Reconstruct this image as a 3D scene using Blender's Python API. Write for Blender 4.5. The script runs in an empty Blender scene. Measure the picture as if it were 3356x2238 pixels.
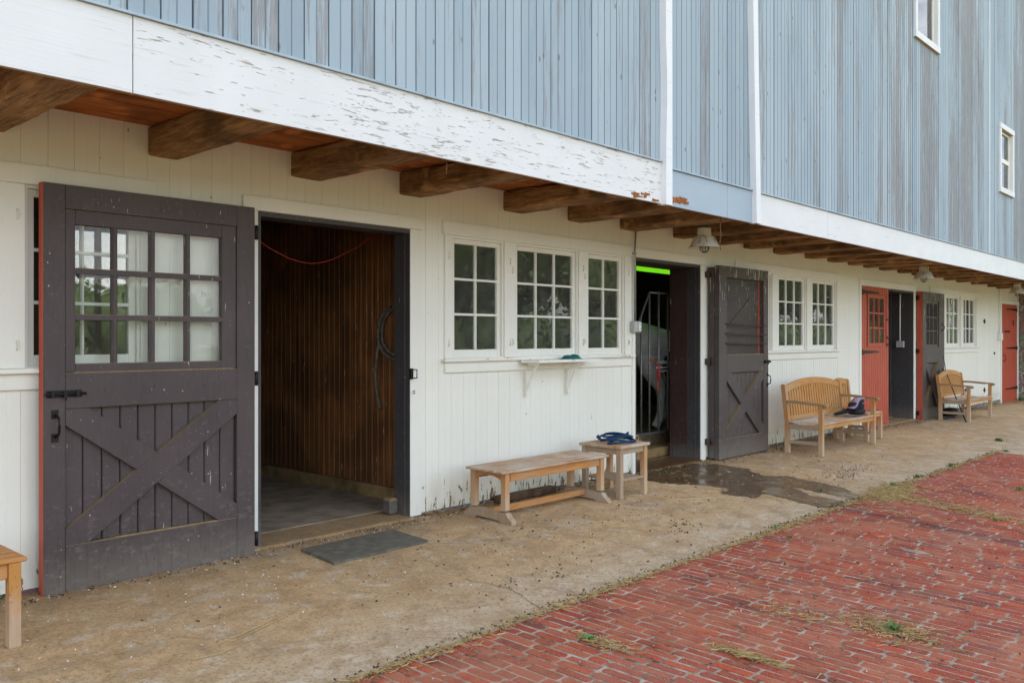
import bpy, math, random
from mathutils import Vector, Matrix, noise as mnoise
R = math.radians
rnd = random.Random(7)
sc = bpy.context.scene
col = sc.collection

# ---------------------------------------------------------------- camera
ALPHA = R(42.606)
cam = bpy.data.objects.new('camera', bpy.data.cameras.new('camera'))
cam.data.lens = 30.63; cam.data.sensor_width = 36
cam.data.shift_y = -0.003
cam.data.clip_start = 0.05; cam.data.clip_end = 800
cam.location = (0, -5.5507, 1.5)
cam.rotation_euler = (R(90), 0, ALPHA - R(90))
col.objects.link(cam); sc.camera = cam

# ---------------------------------------------------------------- light
SUN_EL, SUN_AZ = R(50), R(-12)          # sun stands behind the barn, so the yard side is in open shade
w = bpy.data.worlds.new("World"); sc.world = w; w.use_nodes = True
nt = w.node_tree; nt.nodes.clear()
wo = nt.nodes.new('ShaderNodeOutputWorld'); bg = nt.nodes.new('ShaderNodeBackground')
sky = nt.nodes.new('ShaderNodeTexSky'); sky.sky_type = 'NISHITA'; sky.sun_disc = False
sky.sun_elevation = SUN_EL; sky.sun_rotation = SUN_AZ
sky.air_density = 1.0; sky.dust_density = 1.6; sky.ozone_density = 1.0
tc = nt.nodes.new('ShaderNodeTexCoord')
mp = nt.nodes.new('ShaderNodeMapping'); mp.inputs['Scale'].default_value = (1, 1, 2.2); mp.inputs['Location'].default_value = (7.3, 2.2, 1.9)
cn = nt.nodes.new('ShaderNodeTexNoise'); cn.inputs['Scale'].default_value = 2.6
cn.inputs['Detail'].default_value = 7; cn.inputs['Roughness'].default_value = 0.58
cr = nt.nodes.new('ShaderNodeValToRGB')
cr.color_ramp.elements[0].position = 0.48; cr.color_ramp.elements[0].color = (0.06, 0.06, 0.06, 1)
cr.color_ramp.elements[1].position = 0.65; cr.color_ramp.elements[1].color = (1, 1, 1, 1)
cm = nt.nodes.new('ShaderNodeMix'); cm.data_type = 'RGBA'
cm.inputs[7].default_value = (8.6, 8.6, 8.7, 1)
L = nt.links.new
L(tc.outputs['Generated'], mp.inputs[0]); L(mp.outputs[0], cn.inputs['Vector']); L(cn.outputs['Fac'], cr.inputs[0])
L(cr.outputs[0], cm.inputs[0]); L(sky.outputs[0], cm.inputs[6]); L(cm.outputs[2], bg.inputs[0])
bg.inputs[1].default_value = 0.12
L(bg.outputs[0], wo.inputs[0])
sun = bpy.data.lights.new('sun', 'SUN'); sun.energy = 3.6; sun.angle = R(0.5); sun.color = (1, 0.95, 0.87)
so = bpy.data.objects.new('sun', sun); col.objects.link(so)
sd = Vector((math.sin(SUN_AZ) * math.cos(SUN_EL), math.cos(SUN_AZ) * math.cos(SUN_EL), math.sin(SUN_EL)))
so.rotation_euler = (-sd).to_track_quat('-Z', 'Y').to_euler(); so.location = (0, 30, 30)
vs = sc.view_settings
vs.view_transform = 'Standard'; vs.look = 'None'; vs.exposure = 1.92; vs.gamma = 1; vs.use_curve_mapping = False
sc.render.engine = 'CYCLES'
sc.cycles.max_bounces = 8; sc.cycles.diffuse_bounces = 5; sc.cycles.glossy_bounces = 4
sc.cycles.transparent_max_bounces = 12; sc.cycles.sample_clamp_indirect = 6

# ---------------------------------------------------------------- material helper
class Mt:
    def __init__(s, name, rough=0.8, spec=0.3):
        s.m = bpy.data.materials.new(name); s.m.use_nodes = True
        s.t = s.m.node_tree; s.b = s.t.nodes['Principled BSDF']
        s.b.inputs['Roughness'].default_value = rough
        s.b.inputs['Specular IOR Level'].default_value = spec
        s.g = s.t.nodes.new('ShaderNodeNewGeometry'); s.pos = s.g.outputs['Position']
        s._sep = None; s.bump_in = None
    def link(s, a, b):
        if isinstance(a, (int, float)): b.default_value = a
        elif isinstance(a, tuple): b.default_value = a if len(a) != 3 or b.type == 'VECTOR' else (*a, 1)
        else: s.t.links.new(a, b)
    def xyz(s, i):
        if s._sep is None:
            s._sep = s.t.nodes.new('ShaderNodeSeparateXYZ'); s.t.links.new(s.pos, s._sep.inputs[0])
        return s._sep.outputs[i]
    def math(s, op, a, b=0.0, c=None, clamp=False):
        n = s.t.nodes.new('ShaderNodeMath'); n.operation = op; n.use_clamp = clamp
        s.link(a, n.inputs[0]); s.link(b, n.inputs[1])
        if c is not None: s.link(c, n.inputs[2])
        return n.outputs[0]
    def smooth(s, v, lo, hi):
        n = s.t.nodes.new('ShaderNodeMapRange'); n.interpolation_type = 'SMOOTHSTEP'
        s.link(v, n.inputs[0]); n.inputs[1].default_value = lo; n.inputs[2].default_value = hi
        return n.outputs[0]
    def scale(s, v, k, off=(0, 0, 0), rot=(0, 0, 0)):
        n = s.t.nodes.new('ShaderNodeMapping'); s.link(v, n.inputs[0])
        n.inputs['Scale'].default_value = k; n.inputs['Location'].default_value = off; n.inputs['Rotation'].default_value = rot
        return n.outputs[0]
    def noise(s, sc_=5, det=4, rough=0.55, vec=None, k=None, dist=0.0, off=(0, 0, 0)):
        n = s.t.nodes.new('ShaderNodeTexNoise')
        v = vec if vec is not None else s.pos
        if k: v = s.scale(v, k, off)
        s.link(v, n.inputs['Vector']); n.inputs['Scale'].default_value = sc_
        n.inputs['Detail'].default_value = det; n.inputs['Roughness'].default_value = rough
        n.inputs['Distortion'].default_value = dist
        return n.outputs['Fac']
    def voro(s, sc_, vec=None, k=None, feat='F1', out='Distance', rnd_=1.0):
        n = s.t.nodes.new('ShaderNodeTexVoronoi'); n.feature = feat
        v = vec if vec is not None else s.pos
        if k: v = s.scale(v, k)
        s.link(v, n.inputs['Vector']); n.inputs['Scale'].default_value = sc_
        n.inputs['Randomness'].default_value = rnd_
        return n.outputs[out]
    def white(s, v):
        n = s.t.nodes.new('ShaderNodeTexWhiteNoise'); n.noise_dimensions = '1D'; s.link(v, n.inputs['W'])
        return n.outputs['Value']
    def ramp(s, f, pts):
        n = s.t.nodes.new('ShaderNodeValToRGB'); e = n.color_ramp.elements
        while len(e) < len(pts): e.new(0.5)
        for i, (p, c) in enumerate(pts):
            e[i].position = p
            e[i].color = (c, c, c, 1) if isinstance(c, (int, float)) else (*c, 1)
        s.link(f, n.inputs[0]); return n.outputs[0]
    def mix(s, f, a, b, mode='MIX'):
        n = s.t.nodes.new('ShaderNodeMix'); n.data_type = 'RGBA'; n.blend_type = mode
        s.link(f, n.inputs[0]); s.link(a, n.inputs[6]); s.link(b, n.inputs[7]); return n.outputs[2]
    def bump(s, h, dist=0.01, strength=1.0):
        n = s.t.nodes.new('ShaderNodeBump'); s.link(h, n.inputs['Height'])
        n.inputs['Distance'].default_value = dist; n.inputs['Strength'].default_value = strength
        if s.bump_in: s.link(s.bump_in, n.inputs['Normal'])
        s.bump_in = n.outputs[0]; s.link(n.outputs[0], s.b.inputs['Normal'])
    def base(s, c): s.link(c, s.b.inputs['Base Color']); return s
    def rough(s, c): s.link(c, s.b.inputs['Roughness'])

def simple(name, c, rough=0.7, metal=0.0, var=0.25, sc_=20, bump=0.0):
    m = Mt(name, rough); m.b.inputs['Metallic'].default_value = metal
    n = m.noise(sc_, 5); lo = tuple(x * (1 - var) for x in c); hi = tuple(min(1, x * (1 + var)) for x in c)
    m.base(m.ramp(n, [(0.3, lo), (0.7, hi)]))
    if bump: m.bump(n, bump)
    return m.m

def painted_wall(name, paint, chips=True, ledge=False):
    m = Mt(name, 0.62, 0.35)
    n1 = m.noise(1.3, 5); n2 = m.noise(38, 4, 0.6, k=(1, 1, 0.18))
    bd = m.white(m.math('FLOOR', m.math('DIVIDE', m.xyz(0), 0.15)))
    c = m.ramp(n1, [(0.3, tuple(x * 0.95 for x in paint)), (0.7, paint)])
    c = m.mix(m.math('MULTIPLY', bd, 0.10), c, tuple(x * 0.72 for x in paint))
    c = m.mix(m.math('MULTIPLY', m.smooth(n2, 0.55, 0.8), 0.22), c, (0.50, 0.46, 0.36))
    if chips:
        low = m.math('SUBTRACT', 1.0, m.smooth(m.xyz(2), 0.02, 0.42))
        # splash dirt and algae at the foot of the boards
        dz = m.math('MULTIPLY', low, m.smooth(m.noise(9, 5, 0.6, k=(1, 1, 0.3)), 0.35, 0.75))
        c = m.mix(m.math('MULTIPLY', dz, 0.55), c, (0.50, 0.43, 0.22))
        ch = m.noise(17, 6, 0.62, k=(1.6, 1, 0.42), dist=0.4)
        ch = m.math('ADD', ch, m.math('MULTIPLY', low, 0.15))
        mask = m.smooth(ch, 0.70, 0.715)
        sp = m.voro(3.1, k=(1, 1, 0.8)); spm = m.math('SUBTRACT', 1.0, m.smooth(sp, 0.016, 0.026))
        mask = m.math('MAXIMUM', mask, spm)
        c = m.mix(mask, c, m.ramp(m.noise(40, 3), [(0.35, (0.13, 0.07, 0.035)), (0.7, (0.38, 0.25, 0.13))]))
        m.bump(m.math('SUBTRACT', 1.0, mask), 0.002)
    if ledge:
        sn = m.t.nodes.new('ShaderNodeSeparateXYZ'); m.t.links.new(m.g.outputs['True Normal'], sn.inputs[0])
        c = m.mix(m.math('MULTIPLY', m.smooth(sn.outputs[2], 0.2, 0.5), m.smooth(m.noise(8, 5), 0.35, 0.6)), c, (0.36, 0.19, 0.06))
    m.bump(n2, 0.0015)
    return m.base(c).m

CREAM = (0.81, 0.795, 0.70)
M = {}
M['wall'] = painted_wall('white_board_paint', CREAM)
M['trim'] = painted_wall('white_trim_paint', (0.80, 0.785, 0.70), False)
M['sashw'] = painted_wall('white_sash_paint', (0.79, 0.775, 0.69), False, True)

def trim_worn():
    m = Mt('worn_sill_paint', 0.6)
    n = m.noise(14, 6, 0.65, k=(0.5, 1, 2.0)); f = m.smooth(n, 0.60, 0.66)
    m.base(m.mix(f, (0.79, 0.77, 0.68), (0.36, 0.19, 0.06))); m.bump(n, 0.003); return m.m
M['sill'] = trim_worn()

def fascia_mat(name, paint, dens, under=(0.40, 0.33, 0.26)):
    m = Mt(name, 0.6)
    n1 = m.noise(15, 7, 0.66, k=(0.26, 1, 2.2), dist=0.5)
    n2 = m.noise(42, 5, 0.6, k=(0.26, 1, 2.6), dist=0.3)
    reg = m.noise(0.9, 3, 0.5)
    zone = m.math('MULTIPLY', m.smooth(m.xyz(0), 1.0, 2.4), dens)
    v = m.math('ADD', m.math('ADD', m.math('MULTIPLY', n1, 0.55), m.math('MULTIPLY', n2, 0.45)),
               m.math('MULTIPLY', m.math('SUBTRACT', reg, 0.5), 0.14))
    v = m.math('ADD', v, m.math('SUBTRACT', zone, 0.05))
    mask = m.smooth(v, 0.612, 0.626)
    c = m.ramp(m.noise(3, 4), [(0.3, tuple(x * 0.94 for x in paint)), (0.7, paint)])
    lines = m.noise(60, 3, 0.5, k=(0.05, 1, 1.2))
    c = m.mix(m.math('MULTIPLY', m.smooth(lines, 0.62, 0.70), 0.35), c, (0.5, 0.46, 0.4))
    c = m.mix(mask, c, m.ramp(n2, [(0.35, tuple(x * 0.75 for x in under)), (0.65, tuple(x * 1.15 for x in under))]))
    sp = m.t.nodes.new('ShaderNodeSeparateXYZ'); m.t.links.new(m.g.outputs['True Normal'], sp.inputs[0])
    c = m.mix(m.math('LESS_THAN', sp.outputs[2], -0.6), c, (0.42, 0.30, 0.20))      # bare underside edge
    m.bump(m.math('SUBTRACT', 1.0, mask), 0.002); m.bump(lines, 0.001)
    return m.base(c).m
M['fascia'] = fascia_mat('peeling_white_fascia', (0.73, 0.73, 0.71), 0.100)
M['fascia_clean'] = fascia_mat('white_fascia', (0.73, 0.73, 0.71), 0.045)
M['fascia_blue'] = fascia_mat('blue_fascia', (0.36, 0.44, 0.50), 0.0, (0.3, 0.3, 0.28))
M['rot'] = simple('rotten_wood', (0.28, 0.10, 0.03), 0.9, 0, 0.5, 60, 0.004)

def siding():
    m = Mt('blue_grey_siding', 0.75, 0.25)
    x = m.xyz(0)
    bi = m.white(m.math('FLOOR', m.math('DIVIDE', x, 0.165)))
    bg_ = m.white(m.math('ADD', m.math('FLOOR', m.math('DIVIDE', x, 0.66)), 91.3))
    far = m.smooth(x, 8.6, 11.5)
    b3 = m.white(m.math('ADD', m.math('FLOOR', m.math('DIVIDE', x, 0.165)), 37.7))
    c = m.mix(b3, (0.275, 0.345, 0.39), (0.36, 0.435, 0.475))
    pale = m.noise(1.1, 5, 0.6, k=(1, 1, 0.35)); c = m.mix(m.math('MULTIPLY', m.smooth(pale, 0.42, 0.66), 0.45), c, (0.42, 0.48, 0.51))
    st = m.noise(22, 7, 0.70, k=(1.3, 1, 0.05)); st2 = m.noise(70, 5, 0.65, k=(1, 1, 0.06))
    big = m.noise(1.5, 5, 0.62, k=(1.8, 1, 0.28)); bigc = m.math('MULTIPLY', m.math('MULTIPLY', m.math('SUBTRACT', big, 0.5), 0.55), m.math('MULTIPLY_ADD', far, 0.7, 0.3))
    hard = m.math('POWER', bi, 3.0)
    grp = m.math('MULTIPLY', m.math('SUBTRACT', bg_, 0.45), 0.26)
    we = m.math('ADD', m.math('MULTIPLY', hard, 0.13), bigc)
    we = m.math('ADD', we, m.math('MULTIPLY', far, m.math('ADD', grp, 0.075)))
    v = m.math('ADD', m.math('ADD', m.math('MULTIPLY', st, 0.55), m.math('MULTIPLY', st2, 0.45)), m.math('ADD', we, -0.012))
    mask = m.smooth(v, 0.54, 0.62)
    wood = m.ramp(st2, [(0.36, (0.13, 0.12, 0.115)), (0.64, (0.31, 0.29, 0.275))])
    c = m.mix(m.math('MULTIPLY', mask, 0.74), c, wood)
    kn = m.voro(5.6, k=(1.25, 1, 0.55)); knm = m.math('SUBTRACT', 1.0, m.smooth(kn, 0.05, 0.10))
    c = m.mix(m.math('MULTIPLY', knm, 0.8), c, (0.17, 0.15, 0.13))
    # grime caught in the bead and the joint
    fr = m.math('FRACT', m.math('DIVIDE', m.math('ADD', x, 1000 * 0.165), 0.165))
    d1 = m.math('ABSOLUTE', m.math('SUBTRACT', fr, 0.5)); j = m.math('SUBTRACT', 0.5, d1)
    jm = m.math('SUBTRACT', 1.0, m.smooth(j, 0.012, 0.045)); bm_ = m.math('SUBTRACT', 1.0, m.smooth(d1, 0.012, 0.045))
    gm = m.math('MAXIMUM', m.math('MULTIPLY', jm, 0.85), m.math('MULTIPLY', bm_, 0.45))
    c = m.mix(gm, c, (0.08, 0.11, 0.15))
    m.bump(st, 0.002)
    return m.base(c).m
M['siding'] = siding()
M['cap'] = simple('blue_grey_metal_cap', (0.36, 0.43, 0.47), 0.5, 0, 0.15, 8)
M['post'] = fascia_mat('white_corner_post', (0.78, 0.78, 0.78), -0.03)

def timber(name, dark, light, k, grain=22, bump=0.006):
    m = Mt(name, 0.85, 0.2)
    n = m.noise(grain, 8, 0.66, k=k, dist=0.6); b = m.noise(2.4, 4, 0.55)
    c = m.ramp(n, [(0.28, dark), (0.72, light)])
    c = m.mix(m.math('MULTIPLY', m.smooth(b, 0.38, 0.68), 0.6), c, tuple(x * 0.45 for x in dark))
    c = m.mix(m.math('MULTIPLY', m.smooth(m.noise(5, 5), 0.58, 0.72), 0.45), c, tuple(min(1, x * 1.5) for x in light))
    m.bump(n, bump)
    return m.base(c).m
M['beam'] = timber('hewn_beam', (0.095, 0.042, 0.016), (0.54, 0.31, 0.13), (1.5, 0.16, 1.5), 26, 0.014)
M['soffit'] = timber('brown_soffit_planks', (0.22, 0.065, 0.016), (0.60, 0.22, 0.06), (0.10, 2.5, 1), 20, 0.002)
M['inner_boards'] = timber('dark_stained_boards', (0.10, 0.031, 0.010), (0.36, 0.125, 0.034), (1, 2.2, 0.08), 24, 0.002)
def inner_b():
    m = Mt('dark_stained_boards', 0.7, 0.3); n = m.noise(22, 7, 0.66, k=(1, 2.2, 0.08), dist=0.4); b = m.noise(1.6, 4, 0.55)
    c = m.ramp(n, [(0.30, (0.070, 0.027, 0.010)), (0.70, (0.36, 0.150, 0.048))])
    c = m.mix(m.math('MULTIPLY', m.smooth(b, 0.40, 0.62), 0.55), c, (0.040, 0.018, 0.010))
    fr = m.math('FRACT', m.math('DIVIDE', m.math('SUBTRACT', m.xyz(1), 0.185), 0.085)); d = m.math('SUBTRACT', 0.5, m.math('ABSOLUTE', m.math('SUBTRACT', fr, 0.5)))
    c = m.mix(m.math('MULTIPLY', m.math('SUBTRACT', 1.0, m.smooth(d, 0.04, 0.09)), 0.20), c, (0.46, 0.27, 0.12))   # dust in the joints
    sp = m.noise(34, 3, 0.5, k=(1, 1.2, 0.2)); c = m.mix(m.math('MULTIPLY', m.smooth(sp, 0.70, 0.73), 0.6), c, (0.5, 0.42, 0.3))
    m.bump(n, 0.002); return m.base(c).m
M['inner_boards'] = inner_b()
M['dark_wood'] = timber('dark_interior_timber', (0.09, 0.058, 0.036), (0.21, 0.14, 0.088), (1, 1, 0.3), 18, 0.003)
M['crate'] = timber('raw_pallet_wood', (0.16, 0.09, 0.04), (0.34, 0.21, 0.11), (0.3, 0.3, 2), 18, 0.002)

def door_paint(name, base_c, spat=0.5):
    m = Mt(name, 0.55, 0.35)
    n = m.noise(30, 5, 0.6, k=(1, 1, 0.25)); b = m.noise(2.2, 5)
    c = m.ramp(b, [(0.3, tuple(x * 0.85 for x in base_c)), (0.7, tuple(x * 1.15 for x in base_c))])
    c = m.mix(m.math('MULTIPLY', m.smooth(n, 0.55, 0.75), 0.25), c, tuple(x * 1.7 for x in base_c))
    # bird droppings and splashes: pale runs, more of them towards the top
    up = m.math('MULTIPLY', m.smooth(m.xyz(2), 1.3, 2.4), 0.09 * spat)
    dr = m.noise(30, 3, 0.5, k=(1.5, 1.5, 0.18)); mask = m.smooth(m.math('ADD', dr, up), 0.735, 0.75)
    sp = m.voro(15, k=(1, 1, 0.75)); spm = m.math('SUBTRACT', 1.0, m.smooth(sp, 0.05, 0.085))
    spm = m.math('MULTIPLY', spm, m.smooth(m.noise(3.1, 3), 0.48, 0.56))
    mask = m.math('MAXIMUM', mask, spm)
    c = m.mix(m.math('MULTIPLY', mask, 0.75), c, (0.50, 0.46, 0.38))
    # dust blown on to the foot of the door
    low = m.math('SUBTRACT', 1.0, m.smooth(m.xyz(2), 0.0, 0.30))
    c = m.mix(m.math('MULTIPLY', low, 0.35), c, (0.26, 0.22, 0.17))
    # scuffs and kicked-up dirt on the lower rail, worn pale streaks
    sc1 = m.noise(20, 8, 0.75, k=(0.8, 1, 1.3), dist=0.15); lowz = m.math('SUBTRACT', 1.0, m.smooth(m.xyz(2), 0.1, 0.9))
    sf = m.smooth(m.math('ADD', sc1, m.math('MULTIPLY', lowz, 0.07)), 0.58, 0.70)
    c = m.mix(m.math('MULTIPLY', sf, 0.28), c, (0.24, 0.21, 0.18))
    gr = m.noise(60, 4, 0.6, k=(1, 1, 0.12)); c = m.mix(m.math('MULTIPLY', m.smooth(gr, 0.5, 0.66), 0.22), c, tuple(x * 0.45 for x in base_c))
    fz = m.voro(38, k=(1, 1, 0.8)); fzm = m.math('MULTIPLY', m.math('SUBTRACT', 1.0, m.smooth(fz, 0.06, 0.12)), m.smooth(m.noise(5, 4, 0.6), 0.5, 0.6))
    c = m.mix(m.math('MULTIPLY', fzm, 0.6), c, (0.42, 0.38, 0.32))
    sn = m.t.nodes.new('ShaderNodeSeparateXYZ'); m.t.links.new(m.g.outputs['True Normal'], sn.inputs[0])
    c = m.mix(m.math('MULTIPLY', m.smooth(sn.outputs[2], 0.2, 0.5), 0.85), c, (0.27, 0.18, 0.08))      # dust settled on every ledge
    m.bump(n, 0.001)
    return m.base(c).m
M['door'] = door_paint('grey_brown_door_paint', (0.074, 0.056, 0.054))
M['door2'] = door_paint('spattered_grey_door_paint', (0.078, 0.062, 0.057), 1.3)
M['jamb'] = door_paint('dark_jamb_paint', (0.060, 0.054, 0.055))
M['brown_jamb'] = door_paint('maroon_brown_jamb', (0.060, 0.030, 0.026), 0.2)
M['dust'] = simple('tan_ledge_dust', (0.30, 0.21, 0.10), 0.95, 0, 0.3, 30)
def red_paint():
    m = Mt('red_door_paint', 0.55); n = m.noise(24, 5, 0.6, k=(1, 1, 0.15))
    c = m.ramp(n, [(0.3, (0.37, 0.062, 0.034)), (0.7, (0.50, 0.10, 0.052))])
    sp = m.noise(30, 3, 0.5, k=(1.5, 1, 0.35)); c = m.mix(m.math('MULTIPLY', m.smooth(sp, 0.735, 0.75), 0.7), c, (0.6, 0.35, 0.3))
    m.bump(n, 0.001); return m.base(c).m
M['red'] = red_paint()
M['iron'] = simple('black_iron', (0.025, 0.022, 0.02), 0.5, 0.6, 0.3, 40)
M['rusty'] = simple('rusty_iron', (0.085, 0.058, 0.045), 0.8, 0.3, 0.5, 50, 0.001)
M['galv'] = simple('galvanised_steel', (0.33, 0.35, 0.34), 0.45, 0.7, 0.15, 20)
M['boxgrey'] = simple('grey_box_paint', (0.42, 0.42, 0.40), 0.6, 0, 0.12, 30)
M['plastic_w'] = simple('white_plastic', (0.75, 0.75, 0.72), 0.4, 0, 0.03)
M['wire'] = simple('dull_wire', (0.12, 0.11, 0.10), 0.7, 0.2, 0.3, 30)
M['gate'] = simple('worn_gate_steel', (0.17, 0.17, 0.175), 0.45, 0.5, 0.35, 40)
M['black'] = simple('black_fabric', (0.014, 0.015, 0.021), 0.8, 0, 0.3, 60, 0.002)
M['lilac'] = simple('lilac_fabric', (0.34, 0.23, 0.31), 0.9, 0, 0.2, 50, 0.003)
M['rubber'] = simple('grey_rubber', (0.12, 0.108, 0.08), 0.85, 0, 0.3, 12, 0.004)
M['mat_floor'] = simple('dusty_floor_rubber', (0.26, 0.205, 0.14), 0.9, 0, 0.35, 5, 0.004)
M['bluerope'] = simple('navy_rope', (0.012, 0.042, 0.105), 0.85, 0, 0.35, 90, 0.004)
M['brass'] = simple('brass', (0.55, 0.42, 0.20), 0.35, 0.9, 0.1)
M['yellow'] = simple('yellow_nylon', (0.60, 0.48, 0.05), 0.6, 0, 0.1)
M['teal'] = simple('teal_cloth', (0.015, 0.14, 0.125), 0.9, 0, 0.25, 60, 0.004)
M['hose'] = simple('old_hose', (0.15, 0.14, 0.11), 0.6, 0, 0.4, 30)
M['redcord'] = simple('red_cord', (0.36, 0.035, 0.02), 0.6, 0, 0.1)
M['lampshade'] = simple('weathered_enamel', (0.36, 0.36, 0.30), 0.5, 0, 0.25, 9)
M['lampin'] = simple('white_enamel_rusty', (0.50, 0.42, 0.36), 0.5, 0, 0.2, 40)

def rusty_enamel():
    m = Mt('rust_streaked_enamel', 0.5)
    n = m.noise(16, 5, 0.6, k=(1, 1, 0.2)); c = m.mix(m.smooth(n, 0.52, 0.66), (0.66, 0.64, 0.54), (0.40, 0.27, 0.10))
    return m.base(c).m
M['lampshade'] = rusty_enamel()

def teak(name, dark, light, grey, k, gf=0.5):
    m = Mt(name, 0.78, 0.25)
    n = m.noise(34, 7, 0.6, k=k, dist=0.3); b = m.noise(3.0, 5, 0.6)
    c = m.ramp(n, [(0.28, dark), (0.72, light)])
    c = m.mix(m.math('MULTIPLY', m.smooth(b, 0.35, 0.68), gf), c, grey)
    if name == 'weathered_teak_upright': c = m.mix(m.math('MULTIPLY', m.math('SUBTRACT', 1.0, m.smooth(m.math('ADD', m.xyz(2), m.math('MULTIPLY', b, 0.3)), 0.22, 0.5)), 0.8), c, (0.50, 0.37, 0.25))
    m.bump(n, 0.001); return m.base(c).m
M['teak'] = teak('weathered_teak', (0.40, 0.15, 0.035), (0.54, 0.27, 0.09), (0.40, 0.27, 0.16), (0.12, 1, 1), 0.4)
M['teak_v'] = teak('weathered_teak_upright', (0.40, 0.16, 0.04), (0.54, 0.28, 0.10), (0.42, 0.30, 0.19), (1, 1, 0.12), 0.6)
M['teak_top'] = teak('silvered_teak', (0.32, 0.15, 0.06), (0.50, 0.36, 0.23), (0.50, 0.42, 0.33), (0.12, 1.4, 1), 0.9)
M['teak_grey'] = teak('grey_teak', (0.30, 0.20, 0.12), (0.44, 0.31, 0.20), (0.38, 0.31, 0.23), (1, 1, 0.12), 0.8)
M['gold'] = teak('honey_teak', (0.38, 0.16, 0.035), (0.57, 0.28, 0.08), (0.44, 0.28, 0.14), (1, 1, 0.12), 0.45)
M['gold_h'] = teak('honey_teak_rail', (0.40, 0.17, 0.04), (0.58, 0.29, 0.085), (0.46, 0.32, 0.18), (0.12, 1, 1), 0.5)
M['arm'] = teak('dull_teak_arm', (0.24, 0.13, 0.05), (0.40, 0.24, 0.11), (0.36, 0.28, 0.18), (1, 0.12, 1), 0.5)

def glass(name='window_glass', dirt=0.05, ior=1.6):
    m = bpy.data.materials.new(name); m.use_nodes = True; t = m.node_tree; t.nodes.clear()
    o = t.nodes.new('ShaderNodeOutputMaterial'); tr = t.nodes.new('ShaderNodeBsdfTransparent'); gl = t.nodes.new('ShaderNodeBsdfGlossy')
    gl.inputs['Roughness'].default_value = 0.0; tr.inputs[0].default_value = (0.97, 0.98, 0.97, 1)
    fr = t.nodes.new('ShaderNodeFresnel'); fr.inputs[0].default_value = ior
    ge = t.nodes.new('ShaderNodeNewGeometry'); nz = t.nodes.new('ShaderNodeTexNoise'); nz.inputs['Scale'].default_value = 3.0
    t.links.new(ge.outputs['Position'], nz.inputs['Vector'])
    bp = t.nodes.new('ShaderNodeBump'); bp.inputs['Distance'].default_value = 0.0008; t.links.new(nz.outputs[0], bp.inputs['Height'])
    t.links.new(bp.outputs[0], gl.inputs['Normal'])
    mx = t.nodes.new('ShaderNodeMixShader'); t.links.new(fr.outputs[0], mx.inputs[0]); t.links.new(tr.outputs[0], mx.inputs[1]); t.links.new(gl.outputs[0], mx.inputs[2])
    df = t.nodes.new('ShaderNodeBsdfDiffuse'); df.inputs[0].default_value = (0.5, 0.48, 0.42, 1)
    m2 = t.nodes.new('ShaderNodeMixShader'); n2 = t.nodes.new('ShaderNodeTexNoise'); n2.inputs['Scale'].default_value = 9; n2.inputs['Detail'].default_value = 6
    t.links.new(ge.outputs['Position'], n2.inputs['Vector'])
    ml = t.nodes.new('ShaderNodeMath'); ml.operation = 'MULTIPLY'; ml.inputs[1].default_value = dirt * 2; t.links.new(n2.outputs[0], ml.inputs[0])
    t.links.new(ml.outputs[0], m2.inputs[0]); t.links.new(mx.outputs[0], m2.inputs[1]); t.links.new(df.outputs[0], m2.inputs[2])
    t.links.new(m2.outputs[0], o.inputs[0]); return m
M['glass'] = glass('door_glass', 0.03, 1.32); M['glass_dusty'] = glass('dusty_window_glass', 0.045, 1.7); M['glass_bright'] = glass('old_window_glass', 0.03, 2.1)

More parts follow.
